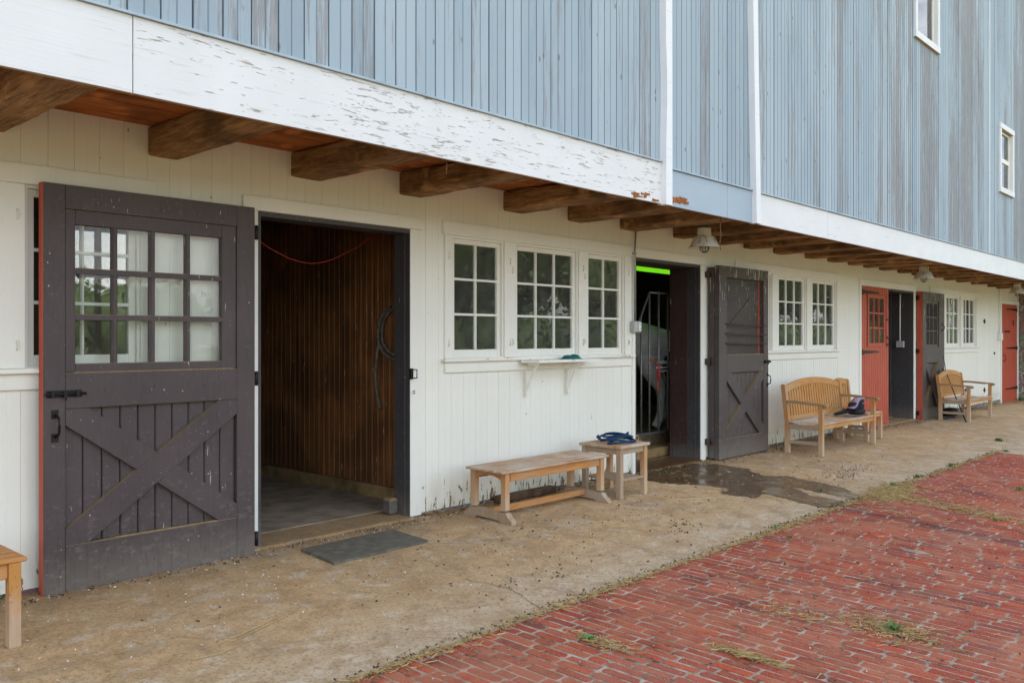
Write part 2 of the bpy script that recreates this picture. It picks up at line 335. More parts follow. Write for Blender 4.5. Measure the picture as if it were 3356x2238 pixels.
def concrete(name, wet=False, tint=(0.45, 0.295, 0.145)):
    m = Mt(name, 0.9, 0.25)
    b = m.noise(0.9, 6, 0.6); f = m.noise(140, 3, 0.6); md = m.noise(9, 6, 0.65)
    pale = (0.48, 0.41, 0.30)
    c = m.mix(m.smooth(b, 0.32, 0.68), tint, tuple(x * 1.18 for x in tint))
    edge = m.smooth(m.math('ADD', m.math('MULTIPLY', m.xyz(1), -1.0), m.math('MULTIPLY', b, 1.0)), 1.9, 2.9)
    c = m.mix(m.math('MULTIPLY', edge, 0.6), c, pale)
    c = m.mix(m.math('MULTIPLY', m.smooth(md, 0.42, 0.75), 0.5), c, tuple(x * 0.62 for x in tint))
    c = m.mix(m.math('MULTIPLY', m.smooth(f, 0.56, 0.70), 0.55), c, tuple(x * 0.38 for x in tint))
    c = m.mix(m.math('MULTIPLY', m.smooth(m.noise(90, 2, 0.5, off=(5, 3, 1), k=(1, 1, 1)), 0.60, 0.72), 0.6), c, (0.56, 0.46, 0.34))
    m4 = m.noise(3.2, 6, 0.7, dist=0.8); c = m.mix(m.math('MULTIPLY', m.smooth(m4, 0.45, 0.62), 0.55), c, (0.31, 0.185, 0.085)); c = m.mix(m.math('MULTIPLY', m.smooth(m.noise(5.5, 6, 0.7, off=(4, 1, 2), k=(1, 1, 1)), 0.52, 0.66), 0.6), c, (0.55, 0.46, 0.34))
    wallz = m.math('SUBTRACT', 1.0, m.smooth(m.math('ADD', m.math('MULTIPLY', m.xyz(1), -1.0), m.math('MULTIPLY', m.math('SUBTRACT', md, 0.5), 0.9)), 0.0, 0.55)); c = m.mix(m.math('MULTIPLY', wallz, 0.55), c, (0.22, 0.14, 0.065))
    stn = m.noise(1.7, 6, 0.7, dist=1.2, off=(2, 7, 0), k=(1, 1, 1)); c = m.mix(m.math('MULTIPLY', m.smooth(stn, 0.53, 0.66), 0.5), c, (0.24, 0.17, 0.10)); c = m.mix(m.math('MULTIPLY', m.smooth(m.noise(2.1, 6, 0.7, dist=0.9, off=(11, 5, 0), k=(1, 1, 1)), 0.54, 0.66), 0.5), c, (0.48, 0.42, 0.32))
    g3 = m.noise(48, 4, 0.7); c = m.mix(m.math('MULTIPLY', m.smooth(g3, 0.50, 0.62), 0.62), c, tuple(x * 0.5 for x in tint)); c = m.mix(m.math('MULTIPLY', m.smooth(m.noise(30, 5, 0.7), 0.56, 0.70), 0.45), c, (0.50, 0.38, 0.25))
    ag = m.voro(46); agm = m.math('MULTIPLY', m.math('SUBTRACT', 1.0, m.smooth(ag, 0.10, 0.20)), m.smooth(m.noise(2.3, 3), 0.45, 0.6))
    c = m.mix(m.math('MULTIPLY', agm, 0.75), c, (0.10, 0.095, 0.09))
    fl = m.voro(13); flm = m.math('MULTIPLY', m.math('SUBTRACT', 1.0, m.smooth(fl, 0.045, 0.07)), m.smooth(m.noise(1.6, 3, off=(9, 2, 0), k=(1, 1, 1)), 0.42, 0.55))
    if wet:
        c = m.mix(0.86, c, (0.066, 0.036, 0.015)); m.rough(m.ramp(m.noise(2.5, 3), [(0.44, 0.20), (0.58, 0.45)])); m.b.inputs['Specular IOR Level'].default_value = 0.5
        m.bump(md, 0.0012)
    else:
        m.bump(md, 0.006); m.bump(f, 0.003)
    return m.base(c).m
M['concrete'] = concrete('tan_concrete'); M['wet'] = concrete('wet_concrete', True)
M['concrete_dark'] = concrete('stained_floor_concrete', False, (0.17, 0.125, 0.08))
M['wetfloor'] = simple('wet_brown_floor', (0.12, 0.062, 0.026), 0.35, 0, 0.4, 6, 0.003)
M['curb'] = simple('ochre_mortar_curb', (0.26, 0.17, 0.075), 0.9, 0, 0.45, 5, 0.01)
M['crack'] = simple('crack_dirt', (0.075, 0.055, 0.035), 1.0, 0, 0.4, 30)

def dusting(m, c):
    a = m.noise(1.3, 6, 0.65); b = m.noise(6.5, 5, 0.65, off=(3, 1, 0), k=(1, 1, 1))
    f = m.smooth(m.math('ADD', m.math('MULTIPLY', a, 0.6), m.math('MULTIPLY', b, 0.4)), 0.46, 0.60)
    return m.mix(m.math('MULTIPLY', f, 0.5), c, (0.37, 0.15, 0.08))
def brick():
    m = Mt('red_paving_brick', 0.88, 0.25)
    ri = m.g.outputs['Random Per Island']
    c = m.ramp(ri, [(0.0, (0.155, 0.040, 0.024)), (0.12, (0.22, 0.038, 0.017)), (0.35, (0.31, 0.052, 0.022)), (0.55, (0.27, 0.037, 0.014)),
                    (0.72, (0.35, 0.095, 0.046)), (0.90, (0.36, 0.052, 0.016)), (1.0, (0.42, 0.070, 0.020))])
    f = m.noise(120, 4, 0.6); b = m.noise(1.1, 5, 0.6); md = m.noise(8, 5, 0.6)
    c = m.mix(m.math('MULTIPLY', m.smooth(f, 0.52, 0.66), 0.55), c, (0.50, 0.25, 0.17))
    c = m.mix(m.math('MULTIPLY', m.smooth(m.noise(55, 3, 0.6), 0.55, 0.68), 0.4), c, (0.16, 0.035, 0.02))
    c = m.mix(m.math('MULTIPLY', m.smooth(b, 0.48, 0.72), 0.30), c, (0.34, 0.17, 0.12))
    c = m.mix(m.math('MULTIPLY', m.smooth(md, 0.55, 0.75), 0.45), c, (0.15, 0.055, 0.035))
    x = m.xyz(0); y = m.xyz(1)
    # run of water across the bricks below the wet doorway
    xc = m.math('ADD', m.math('MULTIPLY', m.math('ADD', y, 2.34), 0.165), 7.95)
    d = m.math('ABSOLUTE', m.math('SUBTRACT', x, m.math('ADD', xc, m.math('MULTIPLY', m.math('SUBTRACT', m.noise(3.5, 5, 0.6), 0.5), 0.34))))
    wm = m.math('SUBTRACT', 1.0, m.smooth(d, 0.045, 0.11)); wm = m.math('MULTIPLY', wm, m.smooth(y, -5.2, -4.6))
    old = m.math('MULTIPLY', m.smooth(m.noise(1.7, 4, 0.6, k=(2.2, 0.7, 1)), 0.60, 0.66), 0.6)
    wm = m.math('MAXIMUM', wm, old)
    c = m.mix(m.math('MULTIPLY', wm, 0.75), c, (0.12, 0.022, 0.014))
    c = dusting(m, c); c = m.mix(m.math('MULTIPLY', wm, 0.35), c, (0.10, 0.02, 0.012))
    m.rough(m.math('SUBTRACT', 0.88, m.math('MULTIPLY', wm, 0.45)))
    m.bump(f, 0.0015); m.bump(md, 0.003)
    return m.base(c).m
M['brick'] = brick()
def mortar():
    m = Mt('sandy_mortar', 1.0, 0.1); n = m.noise(9, 6, 0.7)
    c = m.ramp(n, [(0.36, (0.07, 0.05, 0.035)), (0.47, (0.28, 0.235, 0.18)), (0.64, (0.44, 0.39, 0.31))])
    m.bump(m.noise(70, 3), 0.004); return m.base(dusting(m, c)).m
M['mortar'] = mortar()

def stone():
    m = Mt('rubble_stone', 0.95, 0.2)
    e = m.voro(4.2, k=(1, 1, 1.8), feat='DISTANCE_TO_EDGE'); cc = m.voro(4.2, k=(1, 1, 1.8), out='Color')
    n = m.noise(14, 6, 0.65)
    c = m.mix(0.35, m.ramp(n, [(0.3, (0.13, 0.10, 0.075)), (0.7, (0.32, 0.27, 0.20))]), cc, 'SOFT_LIGHT')
    c = m.mix(m.math('SUBTRACT', 1.0, m.smooth(e, 0.03, 0.07)), c, (0.36, 0.33, 0.27))
    m.bump(m.smooth(e, 0.0, 0.12), 0.03); m.bump(n, 0.01); return m.base(c).m
M['stone'] = stone()
M['grass'] = simple('lawn_grass', (0.150, 0.135, 0.050), 1.0, 0, 0.45, 3, 0.03)
def leafmat(name, a, b):
    m = Mt(name, 0.6); ri = m.g.outputs['Random Per Island']; m.base(m.ramp(ri, [(0, a), (1, b)])); return m.m
M['leaf'] = leafmat('tree_foliage', (0.028, 0.050, 0.012), (0.11, 0.175, 0.045))
M['weed'] = leafmat('weed_green', (0.05, 0.12, 0.02), (0.12, 0.24, 0.05))
M['straw'] = leafmat('dry_straw', (0.26, 0.17, 0.055), (0.62, 0.47, 0.22))
M['flake'] = leafmat('paint_flakes', (0.35, 0.30, 0.24), (0.85, 0.84, 0.82))
M['bark'] = simple('tree_bark', (0.10, 0.075, 0.05), 0.95, 0, 0.4, 8)
M['roof'] = simple('grey_roof', (0.15, 0.15, 0.15), 0.9)
M['coat'] = simple('grey_horse_coat', (0.88, 0.87, 0.84), 0.6, 0, 0.25, 5)
M['tail'] = simple('dark_horse_hair', (0.07, 0.06, 0.055), 0.7, 0, 0.4, 60, 0.01)
M['hoof'] = simple('hoof_horn', (0.08, 0.07, 0.06), 0.6)
M['bedding'] = simple('stall_bedding', (0.24, 0.19, 0.11), 1.0, 0, 0.5, 30, 0.03)
def emit(name, c, s_):
    m = bpy.data.materials.new(name); m.use_nodes = True; b = m.node_tree.nodes['Principled BSDF']
    b.inputs['Base Color'].default_value = (*c, 1); b.inputs['Emission Color'].default_value = (*c, 1); b.inputs['Emission Strength'].default_value = s_
    return m
M['green_tube'] = emit('green_light_tube', (0.18, 0.70, 0.012), 0.26)
def bottle_mat():
    m = Mt('clear_bottle', 0.08); m.b.inputs['Transmission Weight'].default_value = 0.9; m.b.inputs['IOR'].default_value = 1.2
    m.base((0.85, 0.9, 0.95)); return m.m
M['bottle'] = bottle_mat()
M['label_blue'] = simple('blue_label', (0.03, 0.10, 0.45), 0.4)

# ---------------------------------------------------------------- mesh helper
ORG = {}
class MB:
    def __init__(s): s.v = []; s.f = []; s.sm = []
    def add(s, vs, fs, smooth=False):
        o = len(s.v); s.v += [tuple(p) for p in vs]; s.f += [tuple(i + o for i in f) for f in fs]; s.sm += [smooth] * len(fs); return s
    def box(s, x0, x1, y0, y1, z0, z1):
        return s.add([(x0, y0, z0), (x1, y0, z0), (x1, y1, z0), (x0, y1, z0), (x0, y0, z1), (x1, y0, z1), (x1, y1, z1), (x0, y1, z1)],
                     [(0, 3, 2, 1), (4, 5, 6, 7), (0, 1, 5, 4), (1, 2, 6, 5), (2, 3, 7, 6), (3, 0, 4, 7)])
    def bbox(s, x0, x1, y0, y1, z0, z1, b=0.004):
        # box with all edges chamfered
        b = min(b, (x1 - x0) / 3, (y1 - y0) / 3, (z1 - z0) / 3)
        X = (x0, x0 + b, x1 - b, x1); Y = (y0, y0 + b, y1 - b, y1); Z = (z0, z0 + b, z1 - b, z1)
        vs = []; idx = {}
        for i in (0, 3):
            for j in (1, 2):
                for k in (1, 2): idx[(i, j, k)] = len(vs); vs.append((X[i], Y[j], Z[k]))
        for i in (1, 2):
            for j in (0, 3):
                for k in (1, 2): idx[(i, j, k)] = len(vs); vs.append((X[i], Y[j], Z[k]))
        for i in (1, 2):
            for j in (1, 2):
                for k in (0, 3): idx[(i, j, k)] = len(vs); vs.append((X[i], Y[j], Z[k]))
        F = []; g = lambda *a: idx[a]
        F += [(g(0, 1, 1), g(0, 1, 2), g(0, 2, 2), g(0, 2, 1)), (g(3, 1, 1), g(3, 2, 1), g(3, 2, 2), g(3, 1, 2)),
              (g(1, 0, 1), g(2, 0, 1), g(2, 0, 2), g(1, 0, 2)), (g(1, 3, 1), g(1, 3, 2), g(2, 3, 2), g(2, 3, 1)),
              (g(1, 1, 0), g(1, 2, 0), g(2, 2, 0), g(2, 1, 0)), (g(1, 1, 3), g(2, 1, 3), g(2, 2, 3), g(1, 2, 3))]
        for ia, ib in ((0, 1), (3, 2)):
            for ja, jb in ((0, 1), (3, 2)):
                F.append((g(ia, jb, 1), g(ib, ja, 1), g(ib, ja, 2), g(ia, jb, 2)))
            for ka, kb in ((0, 1), (3, 2)):
                F.append((g(ia, 1, kb), g(ia, 2, kb), g(ib, 2, ka), g(ib, 1, ka)))
        for ja, jb in ((0, 1), (3, 2)):
            for ka, kb in ((0, 1), (3, 2)):
                F.append((g(1, ja, kb), g(2, ja, kb), g(2, jb, ka), g(1, jb, ka)))
        for ia, ib in ((0, 1), (3, 2)):
            for ja, jb in ((0, 1), (3, 2)):
                for ka, kb in ((0, 1), (3, 2)):
                    F.append((g(ia, jb, kb), g(ib, ja, kb), g(ib, jb, ka)))
        return s.add(vs, F)
    def prism(s, pts, y0, y1):        # outline in xz pushed along y
        n = len(pts); vs = [(x, y0, z) for x, z in pts] + [(x, y1, z) for x, z in pts]
        fs = [tuple(range(n)), tuple(range(2 * n - 1, n - 1, -1))] + [(i, i + n, (i + 1) % n + n, (i + 1) % n) for i in range(n)]
        return s.add(vs, fs)
    def prismx(s, pts, x0, x1):       # outline in yz pushed along x
        n = len(pts); vs = [(x0, y, z) for y, z in pts] + [(x1, y, z) for y, z in pts]
        fs = [tuple(range(n)), tuple(range(2 * n - 1, n - 1, -1))] + [(i, i + n, (i + 1) % n + n, (i + 1) % n) for i in range(n)]
        return s.add(vs, fs)
    def prismz(s, pts, z0, z1):
        n = len(pts); vs = [(x, y, z0) for x, y in pts] + [(x, y, z1) for x, y in pts]
        fs = [tuple(range(n - 1, -1, -1)), tuple(range(n, 2 * n))] + [(i, (i + 1) % n, (i + 1) % n + n, i + n) for i in range(n)]
        return s.add(vs, fs)
    def tube(s, pts, r, seg=8, closed=False):
        pts = [Vector(p) for p in pts]; n = len(pts); rs = r if isinstance(r, (list, tuple)) else [r] * n
        vs = []; ref = Vector((0.13, 0.27, 1)).normalized()
        for i, p in enumerate(pts):
            a = pts[(i - 1) % n] if (closed or i > 0) else p; b = pts[(i + 1) % n] if (closed or i < n - 1) else p
            d = (b - a).normalized()
            u = d.cross(ref)
            if u.length < 1e-3: u = d.cross(Vector((1, 0, 0)))
            u.normalize(); v = d.cross(u).normalized()
            for k in range(seg):
                t = 2 * math.pi * k / seg; vs.append(p + (u * math.cos(t) + v * math.sin(t)) * rs[i])
        fs = []
        for i in range(n if closed else n - 1):
            j = (i + 1) % n
            for k in range(seg):
                k2 = (k + 1) % seg; fs.append((i * seg + k, i * seg + k2, j * seg + k2, j * seg + k))
        if not closed: fs += [tuple(range(seg))[::-1], tuple((n - 1) * seg + k for k in range(seg))]
        return s.add(vs, fs, True)
    def lathe(s, prof, cx_, cy_, seg=28):   # (r,z) profile
        vs = []
        for r, z in prof:
            for k in range(seg):
                t = 2 * math.pi * k / seg; vs.append((cx_ + r * math.cos(t), cy_ + r * math.sin(t), z))
        fs = []
        for i in range(len(prof) - 1):
            for k in range(seg):
                k2 = (k + 1) % seg; fs.append((i * seg + k, i * seg + k2, (i + 1) * seg + k2, (i + 1) * seg + k))
        return s.add(vs, fs, True)
    def bar(s, a, b, w_, h):           # rectangular bar between two points
        a = Vector(a); b = Vector(b); d = (b - a).normalized(); up = Vector((0, 0, 1))
        if abs(d.z) > 0.95: up = Vector((0, 1, 0))
        u = d.cross(up).normalized() * w_ / 2; v = u.cross(d).normalized() * h / 2
        vs = [a - u - v, a + u - v, a + u + v, a - u + v, b - u - v, b + u - v, b + u + v, b - u + v]
        return s.add(vs, [(0, 3, 2, 1), (4, 5, 6, 7), (0, 1, 5, 4), (1, 2, 6, 5), (2, 3, 7, 6), (3, 0, 4, 7)])
    def build(s, name, mat, parent=None, origin=None, label=None):
        me = bpy.data.meshes.new(name)
        org = ORG[parent.name] if parent is not None else (Vector(origin) if origin else Vector((0, 0, 0)))
        me.from_pydata([tuple(Vector(p) - org) for p in s.v], [], s.f); me.update()
        me.polygons.foreach_set('use_smooth', s.sm)
        mats = mat if isinstance(mat, (list, tuple)) else [mat]
        for m in mats: me.materials.append(m)
        o = bpy.data.objects.new(name, me); col.objects.link(o)
        if parent is not None: o.parent = parent
        else: o.location = org
        ORG[o.name] = org
        if label: o['label'] = label
        return o
def B(*a): return MB().box(*a)
def empty(name, loc):
    o = bpy.data.objects.new(name, None); o.location = loc; col.objects.link(o); ORG[o.name] = Vector(loc); o.empty_display_size = 0.2; return o
def tag(o, label=None, cat=None, group=None, kind=None):
    if label: o['label'] = label
    if cat: o['category'] = cat
    if group: o['group'] = group
    if kind: o['kind'] = kind
    return o
def nz(x, y, z): return mnoise.noise(Vector((x, y, z)))
def gz(x, y): return 0.025 * min(y, 0.0) - 0.004 * max(0.0, x - 9.0)

# ================================================================= SETTING
# lawn out to the horizon
lw = MB(); xs = [-250, -30, -15, -5, 5, 15, 25, 30, 60, 300]
ys = [-260, -80, -40, -20, -14.0, -10.2, -9.0]
vs_ = [(x, y, (gz(0, y) - 0.04 if y > -30 else -0.8)) for y in ys for x in xs]
fs_ = [(j * len(xs) + i, j * len(xs) + i + 1, (j + 1) * len(xs) + i + 1, (j + 1) * len(xs) + i) for j in range(len(ys) - 1) for i in range(len(xs) - 1)]
lw.add(vs_, fs_)
lw.add([(-250, -9.0, -0.27), (-12, -9.0, -0.27), (-12, 260, -0.4), (-250, 260, -0.4)], [(0, 1, 2, 3)])
lw.add([(27, -9.0, -0.27), (300, -9.0, -0.27), (300, 260, -0.4), (27, 260, -0.4)], [(0, 1, 2, 3)])
lw.add([(-12, 12, -0.4), (27, 12, -0.4), (27, 260, -0.4), (-12, 260, -0.4)], [(0, 1, 2, 3)])
tag(lw.build('ground', M['grass']), 'green lawn stretching away from the brick yard', 'lawn', kind='structure')

# concrete walkway along the wall, its outer edge slightly ragged; widens at the far end
def walk_edge(x):
    e = -2.33 + 0.018 * nz(x * 1.7, 3.1, 0) + 0.008 * nz(x * 9, 1.1, 4)
    return e
ck = MB()
n = 400; x0, x1 = -10.0, 13.44
rows = 10
vs_ = []
for i in range(n + 1):
    x = x0 + (x1 - x0) * i / n; e = walk_edge(x)
    for j in range(rows + 1):
        y = 0.02 + (e - 0.02) * j / rows; vs_.append((x, y, gz(x, y)))
    vs_.append((x, e + 0.002, gz(x, e) - 0.05))
k = rows + 2
ck.add(vs_, [(i * k + j, i * k + j + 1, (i + 1) * k + j + 1, (i + 1) * k + j) for i in range(n) for j in range(rows + 1)])
vs_ = []; xs = [13.44 + i * 0.5 for i in range(28)]; ys = [0.02, -0.6, -1.2, -1.8, -2.33, -3.2, -5, -7, -9.01]
for x in xs:
    for y in ys: vs_.append((x, y, gz(x, y)))
k = len(ys); ck.add(vs_, [(i * k + j, i * k + j + 1, (i + 1) * k + j + 1, (i + 1) * k + j) for i in range(len(xs) - 1) for j in range(k - 1)])
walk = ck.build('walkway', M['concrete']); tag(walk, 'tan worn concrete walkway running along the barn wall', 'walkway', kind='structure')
# cracks and joints in the walkway
def ribbon(mb, pts, wd, jit=0.02, step=0.04, z=0.0035):
    P_ = []
    for (a, b) in zip(pts[:-1], pts[1:]):
        L_ = math.dist(a, b); m_ = max(2, int(L_ / step))
        for i in range(m_): t = i / m_; P_.append((a[0] + (b[0] - a[0]) * t, a[1] + (b[1] - a[1]) * t))
    P_.append(pts[-1]); out = []
    for i, (x, y) in enumerate(P_):
        x += jit * nz(x * 6, y * 6, 1.3) + jit * 0.5 * nz(x * 22, y * 22, 7); y += jit * nz(x * 6, y * 6, 9.3)
        a = P_[max(0, i - 1)]; b = P_[min(len(P_) - 1, i + 1)]
        dx, dy = b[0] - a[0], b[1] - a[1]; l = math.hypot(dx, dy) or 1
        w2 = wd * (0.5 + 0.8 * abs(nz(x * 15, y * 15, 2)))
        out.append((x - dy / l * w2, y + dx / l * w2)); out.append((x + dy / l * w2, y - dx / l * w2))
    vs_ = [(x, y, gz(x, y) + z) for x, y in out]
    mb.add(vs_, [(2 * i, 2 * i + 1, 2 * i + 3, 2 * i + 2) for i in range(len(P_) - 1)])
cr_ = MB()
ribbon(cr_, [(16.05, -0.05), (15.3, -1.42), (14.8, -2.3)], 0.008, 0.01)
ribbon(cr_, [(14.4, -0.05), (13.97, -1.0), (13.44, -2.32)], 0.007, 0.01)
ribbon(cr_, [(4.3, -0.75), (4.75, -1.0), (5.25, -1.15), (5.4, -1.6), (5.3, -2.3)], 0.003, 0.06)
ribbon(cr_, [(3.9, -1.55), (3.95, -1.9), (3.8, -2.33)], 0.003, 0.05)
ribbon(cr_, [(3.95, -1.9), (4.2, -2.1), (4.1, -2.33)], 0.002, 0.05)
ribbon(cr_, [(9.6, -1.0), (9.3, -1.5), (8.9, -1.75), (8.5, -1.75)], 0.004, 0.08)
ribbon(cr_, [(10.2, -1.0), (9.9, -1.4), (9.5, -1.6)], 0.003, 0.06)
ribbon(cr_, [(7.4, -1.9), (7.3, -2.2), (7.4, -2.33)], 0.003, 0.05)
cr_.build('crack', M['crack'], walk)

# brick paving: every brick modelled, long side square to the wall
bk = MB(); PX, LY = 0.0755, 0.216
mt = MB()
gx = [-10 + i * 0.75 for i in range(33)]
vs_ = [(x, y, gz(x, y) - 0.0062) for x in gx for y in (-2.28, -4, -6, -8, -9.02)]
mt.add(vs_, [(i * 5 + j, i * 5 + j + 1, (i + 1) * 5 + j + 1, (i + 1) * 5 + j) for i in range(len(gx) - 1) for j in range(4)])
xi = -4.0; r_ = random.Random(3)
while xi < 13.50:
    off = r_.random() * LY; y = -2.30 + off
    pit = PX + r_.uniform(-0.004, 0.004)
    while y > -6.4:
        L_ = LY + r_.uniform(-0.012, 0.010)
        if r_.random() < 0.05: L_ *= 0.55
        ya, yb = min(y, -2.305), y - L_ + 0.013
        xa, xb = xi + 0.0055 + r_.uniform(0, 0.003), xi + pit - 0.0055 - r_.uniform(0, 0.005)
        if ya - yb > 0.035 and r_.random() > 0.0012:
            cx_, cy_ = (xa + xb) / 2, (ya + yb) / 2; hx, hy = (xb - xa) / 2, (ya - yb) / 2
            c1 = r_.choice((0.004, 0.006, 0.009, 0.016)); tx, ty = r_.uniform(-0.03, 0.03), r_.uniform(-0.012, 0.012)
            dz = r_.uniform(-0.0012, 0.002); an = r_.uniform(-0.018, 0.018)
            ring = [(-hx, -hy + c1), (-hx + c1, -hy), (hx - c1, -hy), (hx, -hy + c1), (hx, hy - c1), (hx - c1, hy), (-hx + c1, hy), (-hx, hy - c1)]
            ca_, sa_ = math.cos(an), math.sin(an); V = []
            for (s_, zz) in ((1.0, -0.02), (1.0, -0.007), (0.90, -0.0035)):
                for (px, py) in ring:
                    qx = px * s_ if s_ == 1 else px - math.copysign(0.0035, px); qy = py if s_ == 1 else py - math.copysign(0.0035, py)
                    X_, Y_ = cx_ + qx * ca_ - qy * sa_, cy_ + qx * sa_ + qy * ca_
                    V.append((X_, Y_, gz(X_, Y_) + zz + dz + tx * px + ty * py))
            F = [tuple(range(16, 24))]
            for lv in (0, 8):
                F += [(lv + i, lv + (i + 1) % 8, lv + 8 + (i + 1) % 8, lv + 8 + i) for i in range(8)]
            bk.add(V, F)
        y -= L_
    xi += pit
pav = bk.build('brick_paving', M['brick']); tag(pav, 'red brick paving laid in rows square to the barn', 'paving', kind='structure')
mt.build('mortar_bed', M['mortar'], pav)

# wet patch spreading from the second doorway
pud = [(7.95, -0.06), (8.5, -0.05), (9.1, -0.10), (9.35, -0.30), (9.30, -0.68), (9.0, -1.0), (9.17, -1.27), (9.13, -1.55), (9.02, -1.85), (8.78, -2.1), (8.60, -2.315),
       (8.48, -2.315), (8.5, -2.0), (8.62, -1.7), (8.5, -1.55), (8.40, -1.8), (8.30, -2.0), (8.22, -2.31), (7.98, -2.31), (7.87, -2.22), (7.96, -1.9), (8.05, -1.55), (7.77, -1.55),
       (7.71, -1.42), (7.82, -1.24), (8.07, -1.16), (7.95, -0.9), (7.86, -0.72), (7.80, -0.4)]
pts = []
for i in range(len(pud)):
    a, b = pud[i], pud[(i + 1) % len(pud)]
    for j in range(6):
        t = j / 6; x = a[0] + (b[0] - a[0]) * t; y = a[1] + (b[1] - a[1]) * t
        x += 0.06 * nz(x * 5, y * 5, 2) + 0.025 * nz(x * 17, y * 17, 3); y = max(-2.325, min(-0.045, y + 0.06 * nz(x * 5, y * 5, 8)))
        pts.append((x, y))
def pdist(x, y):
    ins = False; dm = 9e9
    for i in range(len(pts)):
        (xa, ya), (xb, yb) = pts[i], pts[(i + 1) % len(pts)]
        if (ya > y) != (yb > y) and x < (xb - xa) * (y - ya) / (yb - ya) + xa: ins = not ins
        dx, dy = xb - xa, yb - ya; t = max(0, min(1, ((x - xa) * dx + (y - ya) * dy) / (dx * dx + dy * dy + 1e-12)))
        dm = min(dm, math.hypot(x - xa - t * dx, y - ya - t * dy))
    return dm if ins else -dm
NX, NY = 74, 94; V = []; A_ = []
for i in range(NX + 1):
    for j in range(NY + 1):
        x = 7.62 + 1.82 * i / NX; y = -0.04 - 2.285 * j / NY
        V.append((x, y, gz(x, y) + 0.0035)); A_.append(pdist(x, y))
F = []
for i in range(NX):
    for j in range(NY):
        q = (i * (NY + 1) + j, i * (NY + 1) + j + 1, (i + 1) * (NY + 1) + j + 1, (i + 1) * (NY + 1) + j)
        if max(A_[k_] for k_ in q) > -0.05: F.append(q)
me = bpy.data.meshes.new('puddle'); me.from_pydata(V, [], F); at_ = me.attributes.new('inside', 'FLOAT', 'POINT'); at_.data.foreach_set('value', A_)
me.materials.append(M['wet']); po = bpy.data.objects.new('puddle', me); col.objects.link(po)
tag(po, 'dark wet patch on the concrete in front of the second doorway', 'puddle', kind='structure')
wt = M['wet'].node_tree; an_ = wt.nodes.new('ShaderNodeAttribute'); an_.attribute_name = 'inside'
nn_ = wt.nodes.new('ShaderNodeTexNoise'); nn_.inputs['Scale'].default_value = 14; nn_.inputs['Detail'].default_value = 6
ge_ = wt.nodes.new('ShaderNodeNewGeometry'); wt.links.new(ge_.outputs['Position'], nn_.inputs['Vector'])
ma_ = wt.nodes.new('ShaderNodeMath'); ma_.operation = 'MULTIPLY_ADD'; ma_.inputs[1].default_value = 0.26; ma_.inputs[2].default_value = -0.11
wt.links.new(nn_.outputs[0], ma_.inputs[0]); ad_ = wt.nodes.new('ShaderNodeMath'); ad_.operation = 'ADD'; wt.links.new(an_.outputs['Fac'], ad_.inputs[0]); wt.links.new(ma_.outputs[0], ad_.inputs[1])
mr_ = wt.nodes.new('ShaderNodeMapRange'); mr_.interpolation_type = 'SMOOTHSTEP'; mr_.inputs[1].default_value = -0.03; mr_.inputs[2].default_value = 0.045
wt.links.new(ad_.outputs[0], mr_.inputs[0]); wt.links.new(mr_.outputs[0], wt.nodes['Principled BSDF'].inputs['Alpha'])

# indoor floor
fl = MB().box(-9.9, 26, 0.36, 8, -0.2, 0.012)
tag(fl.build('floor', M['concrete_dark']), 'dark stained stable floor inside the doorways', 'floor', kind='structure')

# ================================================================= BARN
barn = empty('barn', (8, 0, 0))
tag(barn, 'large old barn with blue-grey upper boarding over a white board lower wall', 'barn')

def profile_panel(mb, x0, x1, z0, z1, yf, pitch, jd=0.008, jw=0.004, bd=0.003, bw=0.004, step=0.0012):
    """boards with a V joint and a centre bead, outer face looking to -y"""
    def dep(k): return step * (((k * 7919) % 13) / 6.0 - 1)
    pts = []
    k0, k1 = math.floor(x0 / pitch), math.ceil(x1 / pitch)
    for k in range(k0, k1 + 1):
        a = k * pitch; d = dep(k)
        pts += [(a, jd), (a + jw, d), (a + pitch / 2 - bw, d), (a + pitch / 2, d + bd), (a + pitch / 2 + bw, d), (a + pitch - jw, d)]
    res = []
    for (xa, da), (xb, db) in zip(pts[:-1], pts[1:]):
        if xb <= x0 or xa >= x1: continue
        if xa < x0: da += (db - da) * (x0 - xa) / (xb - xa); xa = x0
        if xb > x1: db = da + (db - da) * (x1 - xa) / (xb - xa); xb = x1
        if not res: res.append((xa, da))
        res.append((xb, db))
    n_ = len(res); V = [(x, yf + d, z0) for x, d in res] + [(x, yf + d, z1) for x, d in res]
    mb.add(V, [(i, i + 1, i + 1 + n_, i + n_) for i in range(n_ - 1)])
    V = [(x0, yf + 0.02, z0), (x1, yf + 0.02, z0), (x1, yf, z0), (x0, yf, z0)]; mb.add(V, [(0, 1, 2, 3)])

# --- upper wall
YS = -1.390
ups = MB(); TOP = 9.6
uw = [(12.98, 13.92, 5.85, 7.35), (17.50, 18.34, 4.22, 5.29)]
def strips(mb, X0, X1, zb, zt, holes, fn):
    xs_ = sorted({X0, X1} | {h[0] for h in holes} | {h[1] for h in holes})
    for a, b in zip(xs_[:-1], xs_[1:]):
        segs = [(zb, zt)]
        for h in holes:
            if h[0] <= a + 1e-6 and h[1] >= b - 1e-6:
                ns = []
                for (p, q) in segs:
                    if h[2] > p: ns.append((p, min(q, h[2])))
                    if h[3] < q: ns.append((max(p, h[3]), q))
                segs = ns
        for p, q in segs:
            if q - p > 1e-3: fn(mb, a, b, p, q)
for a, b, zb in ((-10, 6.46, 3.02), (6.46, 8.10, 2.975), (8.10, 26, 2.96)):
    hs = [h for h in uw if h[0] > a and h[1] < b]
    strips(ups, a, b, zb, TOP, hs, lambda mb, p, q, r, s_: profile_panel(mb, p, q, r, s_, YS, 0.165, 0.009, 0.0042, 0.0035, 0.005, 0.0018))
